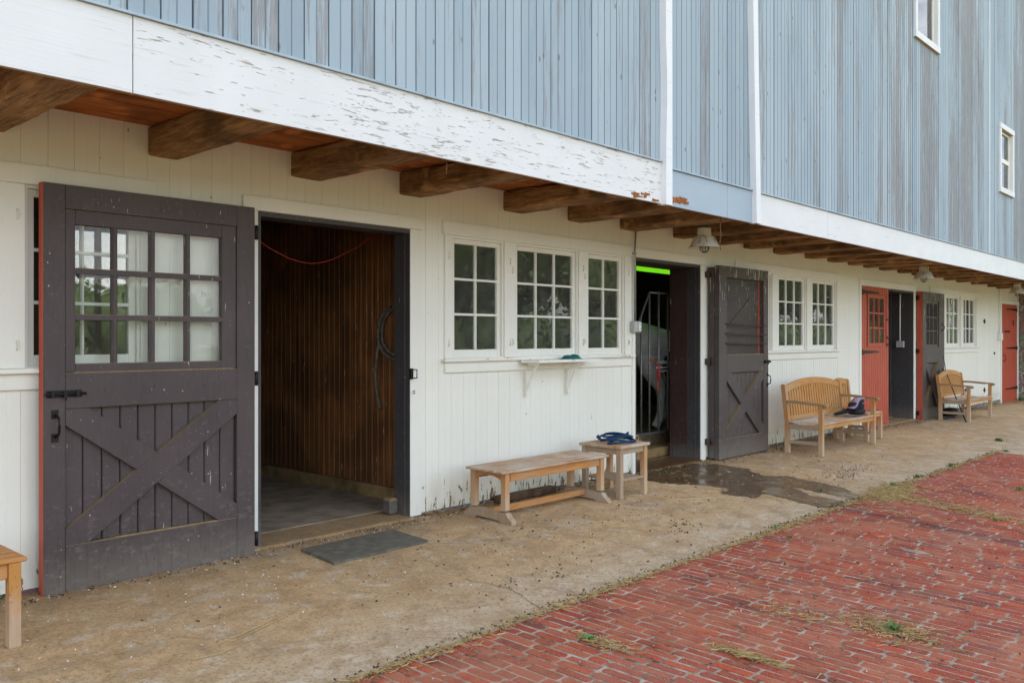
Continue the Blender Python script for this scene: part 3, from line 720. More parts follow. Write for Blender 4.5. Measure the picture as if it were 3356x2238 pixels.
ups.build('upper_siding', M['siding'], barn)
ZT = lambda x: 3.045 - 0.0045 * x
def fas(x0, x1, zt, mat, lab=None):
    m_ = MB(); n_ = max(2, int((x1 - x0) / 0.4)); top = []; bot = []
    for i in range(n_ + 1):
        x = x0 + (x1 - x0) * i / n_
        top.append((x, zt(x))); bot.append((x, 2.672 - 0.0018 * x + 0.004 * nz(x, 5, 1)))
    m_.prism(bot + top[::-1], -1.405, -1.375)
    return m_.build('fascia', M[mat], barn, label=lab)
fas(-10, 1.832, ZT, 'fascia_clean', 'smooth white fascia board')
f2 = fas(1.838, 6.45, ZT, 'fascia', 'peeling white fascia board')
f3 = fas(6.455, 7.56, lambda x: 2.975, 'fascia_blue', 'blue painted fascia board')
fas(7.565, 8.11, lambda x: 2.975, 'fascia_blue', 'short blue painted fascia board')
fas(8.115, 9.92, lambda x: 2.968, 'fascia_clean'); fas(9.926, 19.0, lambda x: 2.966, 'fascia_clean'); fas(19.006, 26, lambda x: 2.964, 'fascia_clean')
cp = MB()
for a, b, z0_ in ((-10, 6.42, None), (6.50, 8.08, 2.977), (8.16, 26, 2.970)):
    for i in range(8):
        xa = a + (b - a) * i / 8; xb = a + (b - a) * (i + 1) / 8
        za = z0_ if z0_ else ZT(xa); zb = z0_ if z0_ else ZT(xb)
        cp.prism([(xa, za + 0.002), (xb, zb + 0.002), (xb, zb + 0.015), (xa, za + 0.015)], -1.424, -1.370)
cp.build('drip_cap', M['cap'], barn)
# rotten places in the fascia either side of the first post
for cx0, cz0, nn, w_, h_ in ((6.15, 2.70, 8, 0.20, 0.035), (6.70, 2.705, 16, 0.17, 0.04)):
    rt = MB()
    for i in range(nn):
        x = cx0 + rnd.uniform(-w_, w_) * 0.9; z = cz0 + rnd.uniform(-h_, h_) * 0.6 + (0.02 if nn > 10 else 0)
        a = rnd.uniform(0.02, 0.06); h2 = rnd.uniform(0.006, 0.018)
        rt.prism([(x - a, z - h2), (x - a * 0.2, z - h2 * 1.3), (x + a, z - h2 * 0.5), (x + a * 0.7, z + h2), (x + a * 0.1, z + h2 * 0.6), (x - a * 0.8, z + h2 * 1.1)], -1.4085 - 0.0004 * i, -1.40)
    rt.build('rot_patch', M['rot'], f3)
p1 = MB(); 
pl = [(6.412, 2.652), (6.512, 2.652), (6.512, 3.4), (6.509, 4.2), (6.512, TOP), (6.408, TOP), (6.409, 4.1), (6.428, 3.75), (6.428, 3.5), (6.414, 3.2)]
p1.prism(pl, -1.455, -1.372); p1.build('corner_post', M['post'], barn)
p2 = MB(); p2.prism([(8.070, 2.652), (8.165, 2.652), (7.93, TOP), (7.835, TOP)], -1.455, -1.372); p2.build('corner_post', M['post'], barn)
B(16.80, 16.825, -1.404, -1.37, 2.97, TOP).build('joint_batten', M['post'], barn)
# a nail and a few fibres of twine hang from the fascia
tw = MB(); tw.tube([(3.92 , -1.36, 2.69), (3.922, -1.362, 2.62), (3.918, -1.36, 2.575)], 0.0022, 5); tw.build('hanging_splinter', M['crate'], barn)
tw = MB(); tw.tube([(7.62, -1.30, 2.70), (7.615, -1.30, 2.60), (7.63, -1.302, 2.50), (7.605, -1.30, 2.42), (7.625, -1.3, 2.36)], 0.004, 5)
tw.tube([(7.62, -1.30, 2.70), (7.64, -1.30, 2.66), (7.63, -1.3, 2.62)], 0.003, 5)
tag(tw.build('twine', M['crate'], None, (7.62, -1.3, 2.7)), 'frayed brown twine dangling from the soffit right of the nearer lamp', 'twine')

# --- upper windows
def up_window(x0, x1, z0, z1, dbl):
    fr = MB()
    fr.bbox(x0 - 0.07, x0 + 0.02, -1.425, -1.375, z0 - 0.07, z1 + 0.08); fr.bbox(x1 - 0.02, x1 + 0.07, -1.425, -1.375, z0 - 0.07, z1 + 0.08)
    fr.bbox(x0 - 0.075, x1 + 0.075, -1.430, -1.372, z0 - 0.09, z0 + 0.01); fr.bbox(x0 - 0.075, x1 + 0.075, -1.430, -1.372, z1 - 0.01, z1 + 0.09)
    f_ = fr.build('window', M['fascia_clean'], barn)
    s_ = MB()
    for (a, b) in (((z0 + 0.01, (z0 + z1) / 2), ((z0 + z1) / 2, z1 - 0.01)) if dbl else ((z0 + 0.01, z1 - 0.01),)):
        s_.box(x0 + 0.02, x0 + 0.06, -1.36, -1.33, a, b); s_.box(x1 - 0.06, x1 - 0.02, -1.36, -1.33, a, b)
        s_.box(x0 + 0.06, x1 - 0.06, -1.36, -1.33, a, a + 0.04); s_.box(x0 + 0.06, x1 - 0.06, -1.36, -1.33, b - 0.04, b)
    s_.build('sash', M['trim'], f_)
    MB().box(x0 + 0.055, x1 - 0.055, -1.346, -1.342, z0 + 0.03, z1 - 0.03).build('pane', M['glass_bright'], f_)
    B(x0, x0 + 0.018, -1.372, -1.24, z0, z1).build('reveal', M['trim'], f_); B(x1 - 0.018, x1, -1.372, -1.24, z0, z1).build('reveal', M['trim'], f_)
    return f_
up_window(*uw[0], True); up_window(*uw[1], True)

# --- shell: roof, ends, back, upper floor
sh = MB()
sh.box(-10, 26, -1.36, 12, 3.00, 3.02)
sh.build('loft_floor', M['dark_wood'], barn)
for x in (-10.0, 25.9):
    ends = MB(); ends.prismx([(-1.37, 2.7), (-1.37, TOP), (5.3, 14.2), (12, TOP), (12, -0.3), (0.4, -0.3), (0.4, 2.7)], x, x + 0.1)
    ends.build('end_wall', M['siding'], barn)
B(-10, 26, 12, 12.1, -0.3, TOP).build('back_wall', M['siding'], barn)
rf = MB(); rf.prismx([(-1.75, TOP - 0.15), (5.3, 14.25), (12.5, TOP - 0.15), (12.5, TOP + 0.1), (5.3, 14.5), (-1.75, TOP + 0.1)], -10.4, 26.4); rf.build('roof', M['roof'], barn)

# --- soffit planks and beams
sf = MB(); y = -1.374; k_ = 0
while y < 0.36:
    wd = 0.155; sf.box(-10, 26, y + 0.003, min(y + wd - 0.003, 0.37), 2.872 + 0.004 * ((k_ * 5) % 3) / 2, 2.93); y += wd; k_ += 1
sf.build('soffit', M['soffit'], barn)
B(-10, 26, 0.37, 12, 2.87, 2.93).build('inner_ceiling', M['dark_wood'], barn)
bxs = [(-2.55, .22), (-1.6, .22), (-0.6, .22), (0.42, .22), (1.47, .25), (2.555, .21), (3.637, .27), (4.662, .26), (5.918, .28), (6.865, .25), (7.767, .30), (8.835, .26), (9.70, .26), (10.545, .26), (11.418, .27),
       (12.45, .26), (13.265, .25), (14.065, .24), (14.71, .26), (15.437, .26), (16.34, .26), (17.11, .26), (18.06, .26), (19.03, .26), (19.86, .26), (20.95, .26), (22.27, .26), (23.05, .26), (24.54, .26)]
for bi, (bx, bw_) in enumerate(bxs):
    m_ = MB(); log = bi in (8, 7, 13, 17); nb = 22; sg = 16; V = []
    zt, zb = 2.871, 2.686 + 0.012 * nz(bx, 1, 1)
    if bi == 4: zb -= 0.005
    for i in range(nb + 1):
        y = 0.03 - 1.40 * i / nb
        cx_ = bx + bw_ / 2 + 0.02 * nz(y * 1.2, bx, 3); hw = bw_ / 2 * (1 + 0.07 * nz(y * 2, bx, 5)); hz = (zt - zb) / 2 * (1 + 0.06 * nz(y * 2.3, bx, 8)); cz = zt - (zt - zb) / 2
        for k in range(sg):
            t = 2 * math.pi * (k + 0.5) / sg; c, s_ = math.cos(t), math.sin(t)
            e = 0.17 if not log or i < 7 else 0.40
            px = math.copysign(abs(c) ** e, c); pz = math.copysign(abs(s_) ** e, s_)
            rr = 1 + 0.05 * nz(y * 4, k * 1.7, bx) + 0.035 * nz(y * 16, k * 3.1, bx)
            if i < 1: rr = 1
            V.append((cx_ + hw * px * rr, y, min(cz + hz * pz * rr, 2.8695)))
    F = [(i * sg + k, (i + 1) * sg + k, (i + 1) * sg + (k + 1) % sg, i * sg + (k + 1) % sg) for i in range(nb) for k in range(sg)]
    F += [tuple(range(sg)), tuple(nb * sg + k for k in range(sg))[::-1]]
    m_.add(V, F); m_.build('beam', M['beam'], barn)

# --- lower wall with its openings
WT = 0.36
D1 = (3.345, 4.775); D2 = (8.045, 9.445); D3 = (14.62, 17.20); D4 = (23.50, 24.98)
wins = [(1.82, 2.50), (5.25, 5.915), (6.075, 7.03), (7.18, 7.84), (10.45, 11.36), (11.56, 12.49), (12.68, 13.60), (18.28, 19.02), (19.17, 20.16), (20.35, 21.34)]
WZ = (1.325, 2.40)
holes = [(a, b, WZ[0], WZ[1]) for a, b in wins] + [(D1[0], D1[1], -1, 2.41), (D2[0], D2[1], -1, 2.40), (D3[0], D3[1], -1, 2.38), (D4[0], D4[1], -1, 2.34)]
lwm = MB()
strips(lwm, -10, 25.2, 0.030, 2.874, holes, lambda mb, p, q, r, s_: profile_panel(mb, p, q, r, s_, 0.0, 0.15, 0.005, 0.0018, 0.0012, 0.002, 0.0008))
lwm.build('lower_wall', M['wall'], barn)
core = MB()      # masonry behind the boards
strips(core, -10, 5.2, -0.2, 2.86, [h for h in holes if h[1] < 5.2], lambda mb, p, q, r, s_: mb.box(p, q, 0.022, 0.18, r, s_))
strips(core, 5.2, 26, -0.2, 2.86, [h for h in holes if h[0] > 5.2], lambda mb, p, q, r, s_: mb.box(p, q, 0.022, WT, r, s_))
core.build('wall_core', M['dark_wood'], barn)
fd = MB()
for a, b in ((-10, D1[0]), (D1[1], D2[0]), (D2[1], D3[0]), (D3[1], D4[0]), (D4[1], 26)):
    fd.box(a, b, 0.012, 0.021, -0.2, 0.06)
fd.build('foundation', M['stone'], barn)

# doorway linings, thresholds
def lining(d, zt, WT=0.36, mats=('jamb', 'jamb')):
    j = MB(); a, b = d
    j.box(a, a + 0.03, -0.004, WT + 0.02, -0.02, zt); j.box(b - 0.006, b, -0.004, WT + 0.02, -0.02, zt); j.box(a + 0.03, b - 0.006, -0.004, WT + 0.02, zt - 0.035, zt)
    j.box(b - 0.018, b - 0.006, 0.05, 0.075, -0.02, zt - 0.035); j.box(b - 0.012, b - 0.006, 0.075, WT + 0.02, -0.02, zt - 0.035)
    return j.build('door_jamb', M[mats[0]], barn)
j1 = lining(D1, 2.41, 0.165); j2 = lining(D2, 2.40); j3 = lining(D3, 2.38)
B(D2[1] - 0.020, D2[1] - 0.0125, 0.17, WT + 0.02, 0.16, 2.36).build('jamb_panel', M['brown_jamb'], j2)
def sill_slab(a, b, mat, z=0.018, lip=-0.05):
    m_ = MB(); n_ = 24; out = []; 
    for i in range(n_ + 1):
        x = a + (b - a) * i / n_; out.append((x, lip + 0.012 * nz(x * 4, 2, 2) + 0.006 * nz(x * 17, 2, 5)))
    pts_ = out + [(b, 0.37), (a, 0.37)]
    m_.prismz(pts_, -0.2, z); return m_.build('threshold', M[mat], barn)
sill_slab(D1[0] - 0.05, D1[1], 'concrete'); sill_slab(D2[0], D2[1], 'wetfloor', 0.015, -0.03); sill_slab(D3[0], D3[1], 'concrete', -0.01)

# casings / header boards (stand 20 mm proud)
def board(x0, x1, z0, z1, yf=-0.020, name='trim_board', mat='trim', y1=0.012):
    return MB().bbox(x0, x1, yf, y1, z0, z1, 0.003).build(name, M[mat], barn)
board(D1[0] - 0.12, 4.90, 2.412, 2.512, -0.022); board(3.262, D1[0], 0.02, 2.411, -0.018)
board(D1[1], 4.90, 0.012, 2.411, -0.006)
board(D2[0] - 0.0, 9.56, 2.402, 2.505, -0.022); board(9.447, 9.56, 0.0, 2.401, -0.018)
board(7.985, 8.044, 0.0, 2.401, -0.016)
board(14.53, 17.30, 2.382, 2.495, -0.022); board(14.53, 14.618, -0.03, 2.381, -0.018); board(17.202, 17.28, -0.03, 2.381, -0.018)
board(23.30, 25.15, 2.342, 2.43, -0.022); board(23.40, 23.498, -0.08, 2.341, -0.018); board(24.982, 25.08, -0.08, 2.341, -0.018)

# --- lower windows
def window_group(x0, x1, ops, cols, left_out=0.0):
    # outer casing as one mesh per window group member
    zt = WZ[1]; zb = WZ[0]
    board(x0, x1, zt + 0.001, zt + 0.118, -0.024, 'window_header')
    s_ = MB(); s_.bbox(x0 - 0.01, x1 + 0.01, -0.055, 0.012, zb - 0.030, zb - 0.001, 0.004); s_.build('window_sill', M['sill'], barn)
    board(x0 + 0.02, x1 - 0.02, zb - 0.125, zb - 0.031, -0.022, 'window_apron')
    edges = [x0 + 0.02] + [v for o_ in ops for v in o_] + [x1 - 0.02]
    for i in range(0, len(edges), 2):
        if edges[i + 1] - edges[i] > 0.02: board(edges[i], edges[i + 1], zb, zt, -0.020, 'window_casing')
    for (a, b), nc in zip(ops, cols):
        f_ = MB()     # stops around the opening
        f_.box(a, a + 0.018, 0.0, 0.05, zb, zt); f_.box(b - 0.018, b, 0.0, 0.05, zb, zt); f_.box(a + 0.018, b - 0.018, 0.0, 0.05, zt - 0.018, zt); f_.box(a + 0.018, b - 0.018, 0.0, 0.05, zb, zb + 0.008)
        w_ = f_.build('window', M['trim'], barn)
        a2, b2, c2, d2 = a + 0.018, b - 0.018, zb + 0.008, zt - 0.018
        ss = MB(); st = 0.042
        ss.bbox(a2, a2 + st, 0.022, 0.062, c2, d2, 0.003); ss.bbox(b2 - st, b2, 0.022, 0.062, c2, d2, 0.003)
        ss.bbox(a2 + st, b2 - st, 0.022, 0.062, c2, c2 + 0.068, 0.003); ss.bbox(a2 + st, b2 - st, 0.022, 0.062, d2 - 0.045, d2, 0.003)
        ga, gb, gc, gd = a2 + st, b2 - st, c2 + 0.068, d2 - 0.045
        for i in range(1, nc): x = ga + (gb - ga) * i / nc; ss.prismz([(x - 0.011, 0.060), (x - 0.011, 0.036), (x - 0.004, 0.024), (x + 0.004, 0.024), (x + 0.011, 0.036), (x + 0.011, 0.060)], gc, gd)
        for i in (1, 2): z = gc + (gd - gc) * i / 3; ss.box(ga, gb, 0.0255, 0.0595, z - 0.010, z + 0.010)
        ss.build('sash', M['sashw'], w_)
        MB().box(ga - 0.004, gb + 0.004, 0.044, 0.047, gc - 0.004, gd + 0.004).build('pane', M['glass_bright' if a < 3 else 'glass_dusty'], w_)
        rv = MB(); rv.box(a - 0.001, a + 0.014, 0.062, WT + 0.02, zb, zt); rv.box(b - 0.014, b + 0.001, 0.062, WT + 0.02, zb, zt)
        rv.box(a + 0.014, b - 0.014, 0.062, WT + 0.02, zb, zb + 0.014); rv.box(a + 0.014, b - 0.014, 0.062, WT + 0.02, zt - 0.014, zt)
        rv.build('reveal', M['trim'], w_)
window_group(-0.6, 2.60, [wins[0]], [2])
window_group(5.14, 7.985, wins[1:4], [2, 3, 2])
window_group(10.30, 13.66, wins[4:7], [3, 3, 3])
window_group(18.13, 21.52, wins[7:10], [3, 3, 3])
# turn buttons that hold the sashes
tb = MB()
for x in (1.775, 5.20, 5.985, 7.095, 7.90): 
    for z in (2.22, 1.46):
        tb.tube([(x, -0.024, z - 0.03), (x + 0.008, -0.03, z), (x, -0.024, z + 0.03)], 0.006, 6)
for x in (6.02, 7.12):
    for z in (2.14, 1.47): tb.tube([(x, -0.024, z - 0.03), (x + 0.008, -0.03, z), (x, -0.024, z + 0.03)], 0.006, 6)
tb.build('window_catch', M['sill'], barn)
# iron star plates on the far wall
for x, z in ((22.0, 1.89), (22.85, 1.15), (22.0, 0.32)):
    q = 0.055 if x < 22.5 else 0.03
    m_ = MB(); pts_ = []
    for i in range(8):
        t = math.pi * i / 4; r2 = q if i % 2 == 0 else q * 0.45; pts_.append((x + r2 * math.cos(t) * 1.7, z + r2 * math.sin(t)))
    m_.prism(pts_, -0.02, 0.0); m_.build('iron_plate', M['iron'], barn)

# --- counter shelf under the middle window
shf = MB(); shf.prism([(6.10, 1.270), (7.12, 1.270), (7.12, 1.296), (6.10, 1.296)], -0.235, -0.056)
shf.v = [(x + (0.05 if (y < -0.1 and x < 6.5) else 0) - (0.0 if y > -0.1 else 0.0), y, z) for x, y, z in shf.v]
shelf = shf.build('window_shelf', M['sill'], barn)
for x in (6.21, 6.83):
    b_ = MB(); b_.bbox(x - 0.014, x + 0.014, -0.045, -0.0215, 0.945, 1.195, 0.003)
    b_.bbox(x - 0.010, x + 0.010, -0.18, -0.0455, 1.240, 1.269, 0.003)
    b_.prismx([(-0.046, 1.00), (-0.046, 1.018), (-0.075, 1.12), (-0.150, 1.239), (-0.166, 1.239), (-0.088, 1.11)], x - 0.005, x + 0.005)
    b_.build('shelf_bracket', M['trim'], shelf)

# ------------------------------------------------------------ doors
def boards_back(mb, x0, x1, z0, z1, yf, yb, n_):
    w_ = (x1 - x0) / n_
    for i in range(n_): mb.bbox(x0 + i * w_ + 0.0025, x0 + (i + 1) * w_ - 0.0025, yf, yb, z0, z1, 0.006)
def clip_brace(a, b, wd, rect):
    """outline of a diagonal strip of width wd from a to b, clipped to rect"""
    dx, dz = b[0] - a[0], b[1] - a[1]; l = math.hypot(dx, dz); ux, uz = dx / l, dz / l; nx_, nz_ = -uz * wd / 2, ux * wd / 2
    e = 0.6; P_ = [(a[0] - ux * e + nx_, a[1] - uz * e + nz_), (a[0] - ux * e - nx_, a[1] - uz * e - nz_), (b[0] + ux * e - nx_, b[1] + uz * e - nz_), (b[0] + ux * e + nx_, b[1] + uz * e + nz_)]
    x0, x1, z0, z1 = rect
    for ax, lim, sg in ((0, x0, 1), (0, x1, -1), (1, z0, 1), (1, z1, -1)):
        out = []
        for i in range(len(P_)):
            p, q = P_[i], P_[(i + 1) % len(P_)]; ip, iq = (p[ax] - lim) * sg >= 0, (q[ax] - lim) * sg >= 0
            if ip: out.append(p)
            if ip != iq: t = (lim - p[ax]) / (q[ax] - p[ax]); out.append((p[0] + (q[0] - p[0]) * t, p[1] + (q[1] - p[1]) * t))
        P_ = out
    return P_
def split_brace(P_, a, b, wd, other_a, other_b, w2):
    return P_
def x_brace(mb, rect, wd, yf, yb, over_first=True):
    x0, x1, z0, z1 = rect
    A = ((x0, z0), (x1, z1)); C_ = ((x0, z1), (x1, z0))
    mb.prism(clip_brace(*A, wd, rect), yf, yb)
    # second brace in two halves butting on the first
    dx, dz = x1 - x0, z1 - z0; l = math.hypot(dx, dz); n1 = (-dz / l, dx / l)
    P_ = clip_brace(*C_, wd, rect); cxm, czm = (x0 + x1) / 2, (z0 + z1) / 2
    for sg in (1, -1):
        out = []; f_ = lambda p: ((p[0] - cxm) * n1[0] + (p[1] - czm) * n1[1]) * sg - wd / 2 - 0.0015
        for i in range(len(P_)):
            p, q = P_[i], P_[(i + 1) % len(P_)]; fp, fq = f_(p), f_(q)
            if fp >= 0: out.append(p)
            if (fp >= 0) != (fq >= 0): t = fp / (fp - fq); out.append((p[0] + (q[0] - p[0]) * t, p[1] + (q[1] - p[1]) * t))
        if len(out) > 2: mb.prism(out, yf, yb)
def hinge_at(x, y, z, par, w_=0.07):
    m_ = MB(); m_.tube([(x, y, z - 0.05), (x, y, z + 0.05)], 0.014, 8); m_.box(x - w_, x, y + 0.006, y + 0.012, z - 0.04, z + 0.04); m_.build('hinge', M['iron'], par)
def pull_handle(x, y, z, par, h=0.13):
    m_ = MB(); m_.box(x - 0.02, x + 0.02, y - 0.004, y, z - h / 2 - 0.03, z - h / 2 + 0.02); m_.box(x - 0.02, x + 0.02, y - 0.004, y, z + h / 2 - 0.02, z + h / 2 + 0.03)
    m_.tube([(x, y - 0.005, z - h / 2), (x + 0.008, y - 0.04, z - h / 2 + 0.02), (x + 0.010, y - 0.045, z), (x + 0.008, y - 0.04, z + h / 2 - 0.02), (x, y - 0.005, z + h / 2)], 0.008, 8)
    m_.build('handle', M['iron'], par)
def bolt(x0, x1, y, z, par):
    m_ = MB(); m_.box(x0, x1, y - 0.003, y, z - 0.022, z + 0.022); m_.tube([(x0 - 0.01, y - 0.014, z), (x1 + 0.02, y - 0.014, z)], 0.008, 8)
    for t in (0.15, 0.5, 0.85): xx = x0 + (x1 - x0) * t; m_.box(xx - 0.01, xx + 0.01, y - 0.026, y - 0.003, z - 0.014, z + 0.014)
    m_.tube([((x0 + x1) / 2, y - 0.014, z), ((x0 + x1) / 2, y - 0.03, z - 0.035)], 0.006, 6); m_.build('bolt', M['iron'], par)

# leaf of the first doorway, folded back flat against the wall
def door_one():
    x0, x1, z0, z1 = 1.885, 3.262, -0.012, 2.412; yf, yb = -0.112, -0.052
    m_ = MB(); sx0, sx1 = 2.007, 3.125
    m_.bbox(x0, sx0, yf, yb, z0, z1, 0.003); m_.bbox(sx1, x1, yf, yb, z0, z1, 0.003)
    for a, b in ((z0, 0.272), (1.082, 1.295), (2.268, z1)): m_.bbox(sx0 + 0.001, sx1 - 0.001, yf - 0.0005, yb, a, b, 0.003)
    d_ = m_.build('door', M['door'], barn, label='wide grey stable door with twelve-pane window, folded back against the wall')
    bb = MB(); boards_back(bb, sx0, sx1, 0.272, 1.082, yf + 0.030, yb - 0.004, 10); bb.build('board_panel', M['door'], d_)
    br = MB(); x_brace(br, (sx0 + 0.001, sx1 - 0.001, 0.273, 1.081), 0.155, yf - 0.001, yf + 0.0295); br.build('brace', M['door'], d_)
    ss = MB(); a, b, c, e = sx0 + 0.002, sx1 - 0.002, 1.297, 2.266
    for i, (q, yy) in enumerate(((0.022, yf + 0.008), (0.055, yf + 0.018))):
        pass
    ss.bbox(a, a + 0.058, yf + 0.010, yb - 0.01, c, e, 0.003); ss.bbox(b - 0.105, b, yf + 0.010, yb - 0.01, c, e, 0.003)
    ss.bbox(a + 0.058, b - 0.105, yf + 0.010, yb - 0.01, c, c + 0.052, 0.003); ss.bbox(a + 0.058, b - 0.105, yf + 0.010, yb - 0.01, e - 0.085, e, 0.003)
    ga, gb, gc, gd = a + 0.058, b - 0.105, c + 0.052, e - 0.085
    for i in range(1, 4): x = ga + (gb - ga) * i / 4; ss.prismz([(x - 0.019, yb - 0.012), (x - 0.019, yf + 0.028), (x - 0.008, yf + 0.014), (x + 0.008, yf + 0.014), (x + 0.019, yf + 0.028), (x + 0.019, yb - 0.012)], gc, gd)
    for i in (1, 2): z = gc + (gd - gc) * i / 3; ss.box(ga, gb, yf + 0.0150, yb - 0.0125, z - 0.016, z + 0.016)
    ss.build('sash', M['door'], d_)
    MB().box(ga - 0.01, gb + 0.01, yf + 0.034, yf + 0.037, gc - 0.01, gd + 0.01).build('pane', M['glass'], d_)
    B(x0 - 0.004, x0 - 0.0003, yf + 0.002, yb, z0, z1).build('painted_edge', M['red'], d_)
    # dust lying on the ledges
    B(sx0 + 0.05, sx1 - 0.03, yf + 0.001, yf + 0.009, 1.2952, 1.299).build('ledge_dust', M['dust'], d_); B(2.30, 2.98, yf + 0.0015, yf + 0.029, 0.2725, 0.276).build('ledge_dust', M['dust'], d_)
    for i in (1, 2): z = gc + (gd - gc) * i / 3; B(ga + 0.01, gb - 0.01, yf + 0.0152, yf + 0.033, z + 0.0165, z + 0.019).build('ledge_dust', M['dust'], d_)
    for z in (2.24, 1.22, 0.10): hinge_at(x1 + 0.014, yf + 0.006, z, d_, 0.0)
    bolt(1.90, 2.10, yf, 1.172, d_); pull_handle(1.948, yf, 0.985, d_)
    bs = MB()
    for z in (0.10, 1.19, 2.33):
        for x in ((2.25, 2.56, 2.9) if z < 2 else (2.3, 2.6, 2.85)):
            bs.lathe([(0.0, 0), (0.016, 0)], 0, 0, 6) if False else None
            n0 = 10; ring = [(x + 0.017 * math.cos(2 * math.pi * q / n0), z + 0.017 * math.sin(2 * math.pi * q / n0)) for q in range(n0)]; bs.prism(ring, yf - 0.004, yf)
    bs.build('wood_plug', M['door'], d_)
door_one()

def door_two():
    x0, x1, z0, z1 = 9.615, 10.93, 0.004, 2.402; yf, yb = -0.170, -0.105
    m_ = MB(); a, b = 9.835, 10.80
    m_.bbox(x0, a - 0.03, yf, yb, z0, z1, 0.003); m_.bbox(b, x1, yf, yb, z0, z1, 0.003)
    a -= 0.03
    for p, q in ((z0, 0.255), (1.07, 1.295), (2.262, z1)): m_.bbox(a + 0.001, b - 0.001, yf - 0.0005, yb, p, q, 0.003)
    d_ = m_.build('door', M['door2'], barn, label='spattered grey stable door with wire mesh in its upper half')
    MB().bbox(9.605, x1 - 0.03, -0.103, -0.03, z0 + 0.01, z1 - 0.02, 0.003).build('back_leaf', M['door2'], d_)
    bb = MB(); boards_back(bb, a, b, 0.255, 1.07, yf + 0.032, yb, 9); bb.build('board_panel', M['door2'], d_)
    br = MB(); x_brace(br, (a + 0.001, b - 0.001, 0.256, 1.069), 0.15, yf - 0.001, yf + 0.0315); br.build('brace', M['door2'], d_)
    du = MB(); du.box(a + 0.03, b - 0.02, yf + 0.001, yf + 0.05, 1.2952, 1.299); du.build('ledge_dust', M['dust'], d_)
    zb = MB(); zb.box(a, b - 0.06, -0.118, -0.1035, 2.02, 2.17); zb.box(a, b - 0.06, -0.118, -0.1035, 1.42, 1.54)
    zb.prism(clip_brace((a + 0.05, 1.54), (b - 0.2, 2.02), 0.10, (a, b - 0.06, 1.541, 2.019)), -0.118, -0.1035); zb.build('back_brace', M['door2'], d_)
    B(b - 0.055, b - 0.001, -0.112, -0.1035, 1.296, 2.261).build('painted_edge', M['red'], d_)
    wm = MB(); H_ = 2.262 - 1.295
    for sgn in (1, -1):
        n_ = 34
        for i in range(-n_, n_):
            xx = a + i * 0.055
            p, q = ((xx, 1.295), (xx + H_ * 0.9, 2.262)) if sgn > 0 else ((xx + H_ * 0.9, 1.295), (xx, 2.262))
            (xa, za), (xb, zb_) = p, q
            # clip in x
            def at_(t): return xa + (xb - xa) * t, za + (zb_ - za) * t
            ts = [0, 1]
            t0 = (a - xa) / (xb - xa); t1 = (b - xa) / (xb - xa); lo, hi = min(t0, t1), max(t0, t1); lo = max(lo, 0); hi = min(hi, 1)
            if hi - lo > 0.02:
                (u0, v0), (u1, v1) = at_(lo), at_(hi); wm.bar((u0, yf + 0.030 + 0.001 * sgn, v0), (u1, yf + 0.030 + 0.001 * sgn, v1), 0.0022, 0.0022)
    wm.build('wire_mesh', M['wire'], d_)
    for z in (1.67, 1.55, 1.43):
        r_ = MB(); r_.tube([(a - 0.04, yf - 0.008, z + 0.01), ((a + b) / 2, yf - 0.012, z - 0.004), (b + 0.05, yf - 0.008, z)], 0.008, 8); r_.build('guard_rod', M['rusty'], d_)
    for z in (2.29, 1.215, 0.225):
        h_ = MB(); h_.box(9.53, 9.60, -0.060, -0.021, z - 0.036, z + 0.036); h_.tube([(9.595, -0.08, z - 0.04), (9.595, -0.08, z + 0.04)], 0.013, 8); h_.build('hinge', M['rusty'], d_)
    bolt(10.80, 10.96, yf, 1.19, d_); pull_handle(10.90, yf, 0.95, d_)
door_two()

def lite_window(par, a, b, c, e, yf, yb, nc, nr, mat, st=0.05):
    ss = MB(); ss.box(a, a + st, yf, yb, c, e); ss.box(b - st, b, yf, yb, c, e); ss.box(a + st, b - st, yf, yb, c, c + st); ss.box(a + st, b - st, yf, yb, e - st, e)
    ga, gb, gc, gd = a + st, b - st, c + st, e - st
    for i in range(1, nc): x = ga + (gb - ga) * i / nc; ss.box(x - 0.012, x + 0.012, yf + 0.004, yb, gc, gd)
    for i in range(1, nr): z = gc + (gd - gc) * i / nr; ss.box(ga, gb, yf + 0.005, yb - 0.001, z - 0.012, z + 0.012)
    ss.build('sash', M[mat], par)
    MB().box(ga - 0.005, gb + 0.005, (yf + yb) / 2, (yf + yb) / 2 + 0.003, gc - 0.005, gd + 0.005).build('pane', M['glass'], par)
def strap(x0, x1, y, z, par, flip=False):
    s_ = -1 if flip else 1; m_ = MB()
    m_.prism([(x0, z - 0.045), (x0 + s_ * 0.06, z - 0.045), (x0 + s_ * 0.06, z - 0.03), (x1, z - 0.012), (x1 + s_ * 0.03, z), (x1, z + 0.012), (x0 + s_ * 0.06, z + 0.03), (x0 + s_ * 0.06, z + 0.045), (x0, z + 0.045)], y - 0.008, y)
    m_.build('strap_hinge', M['iron'], par)
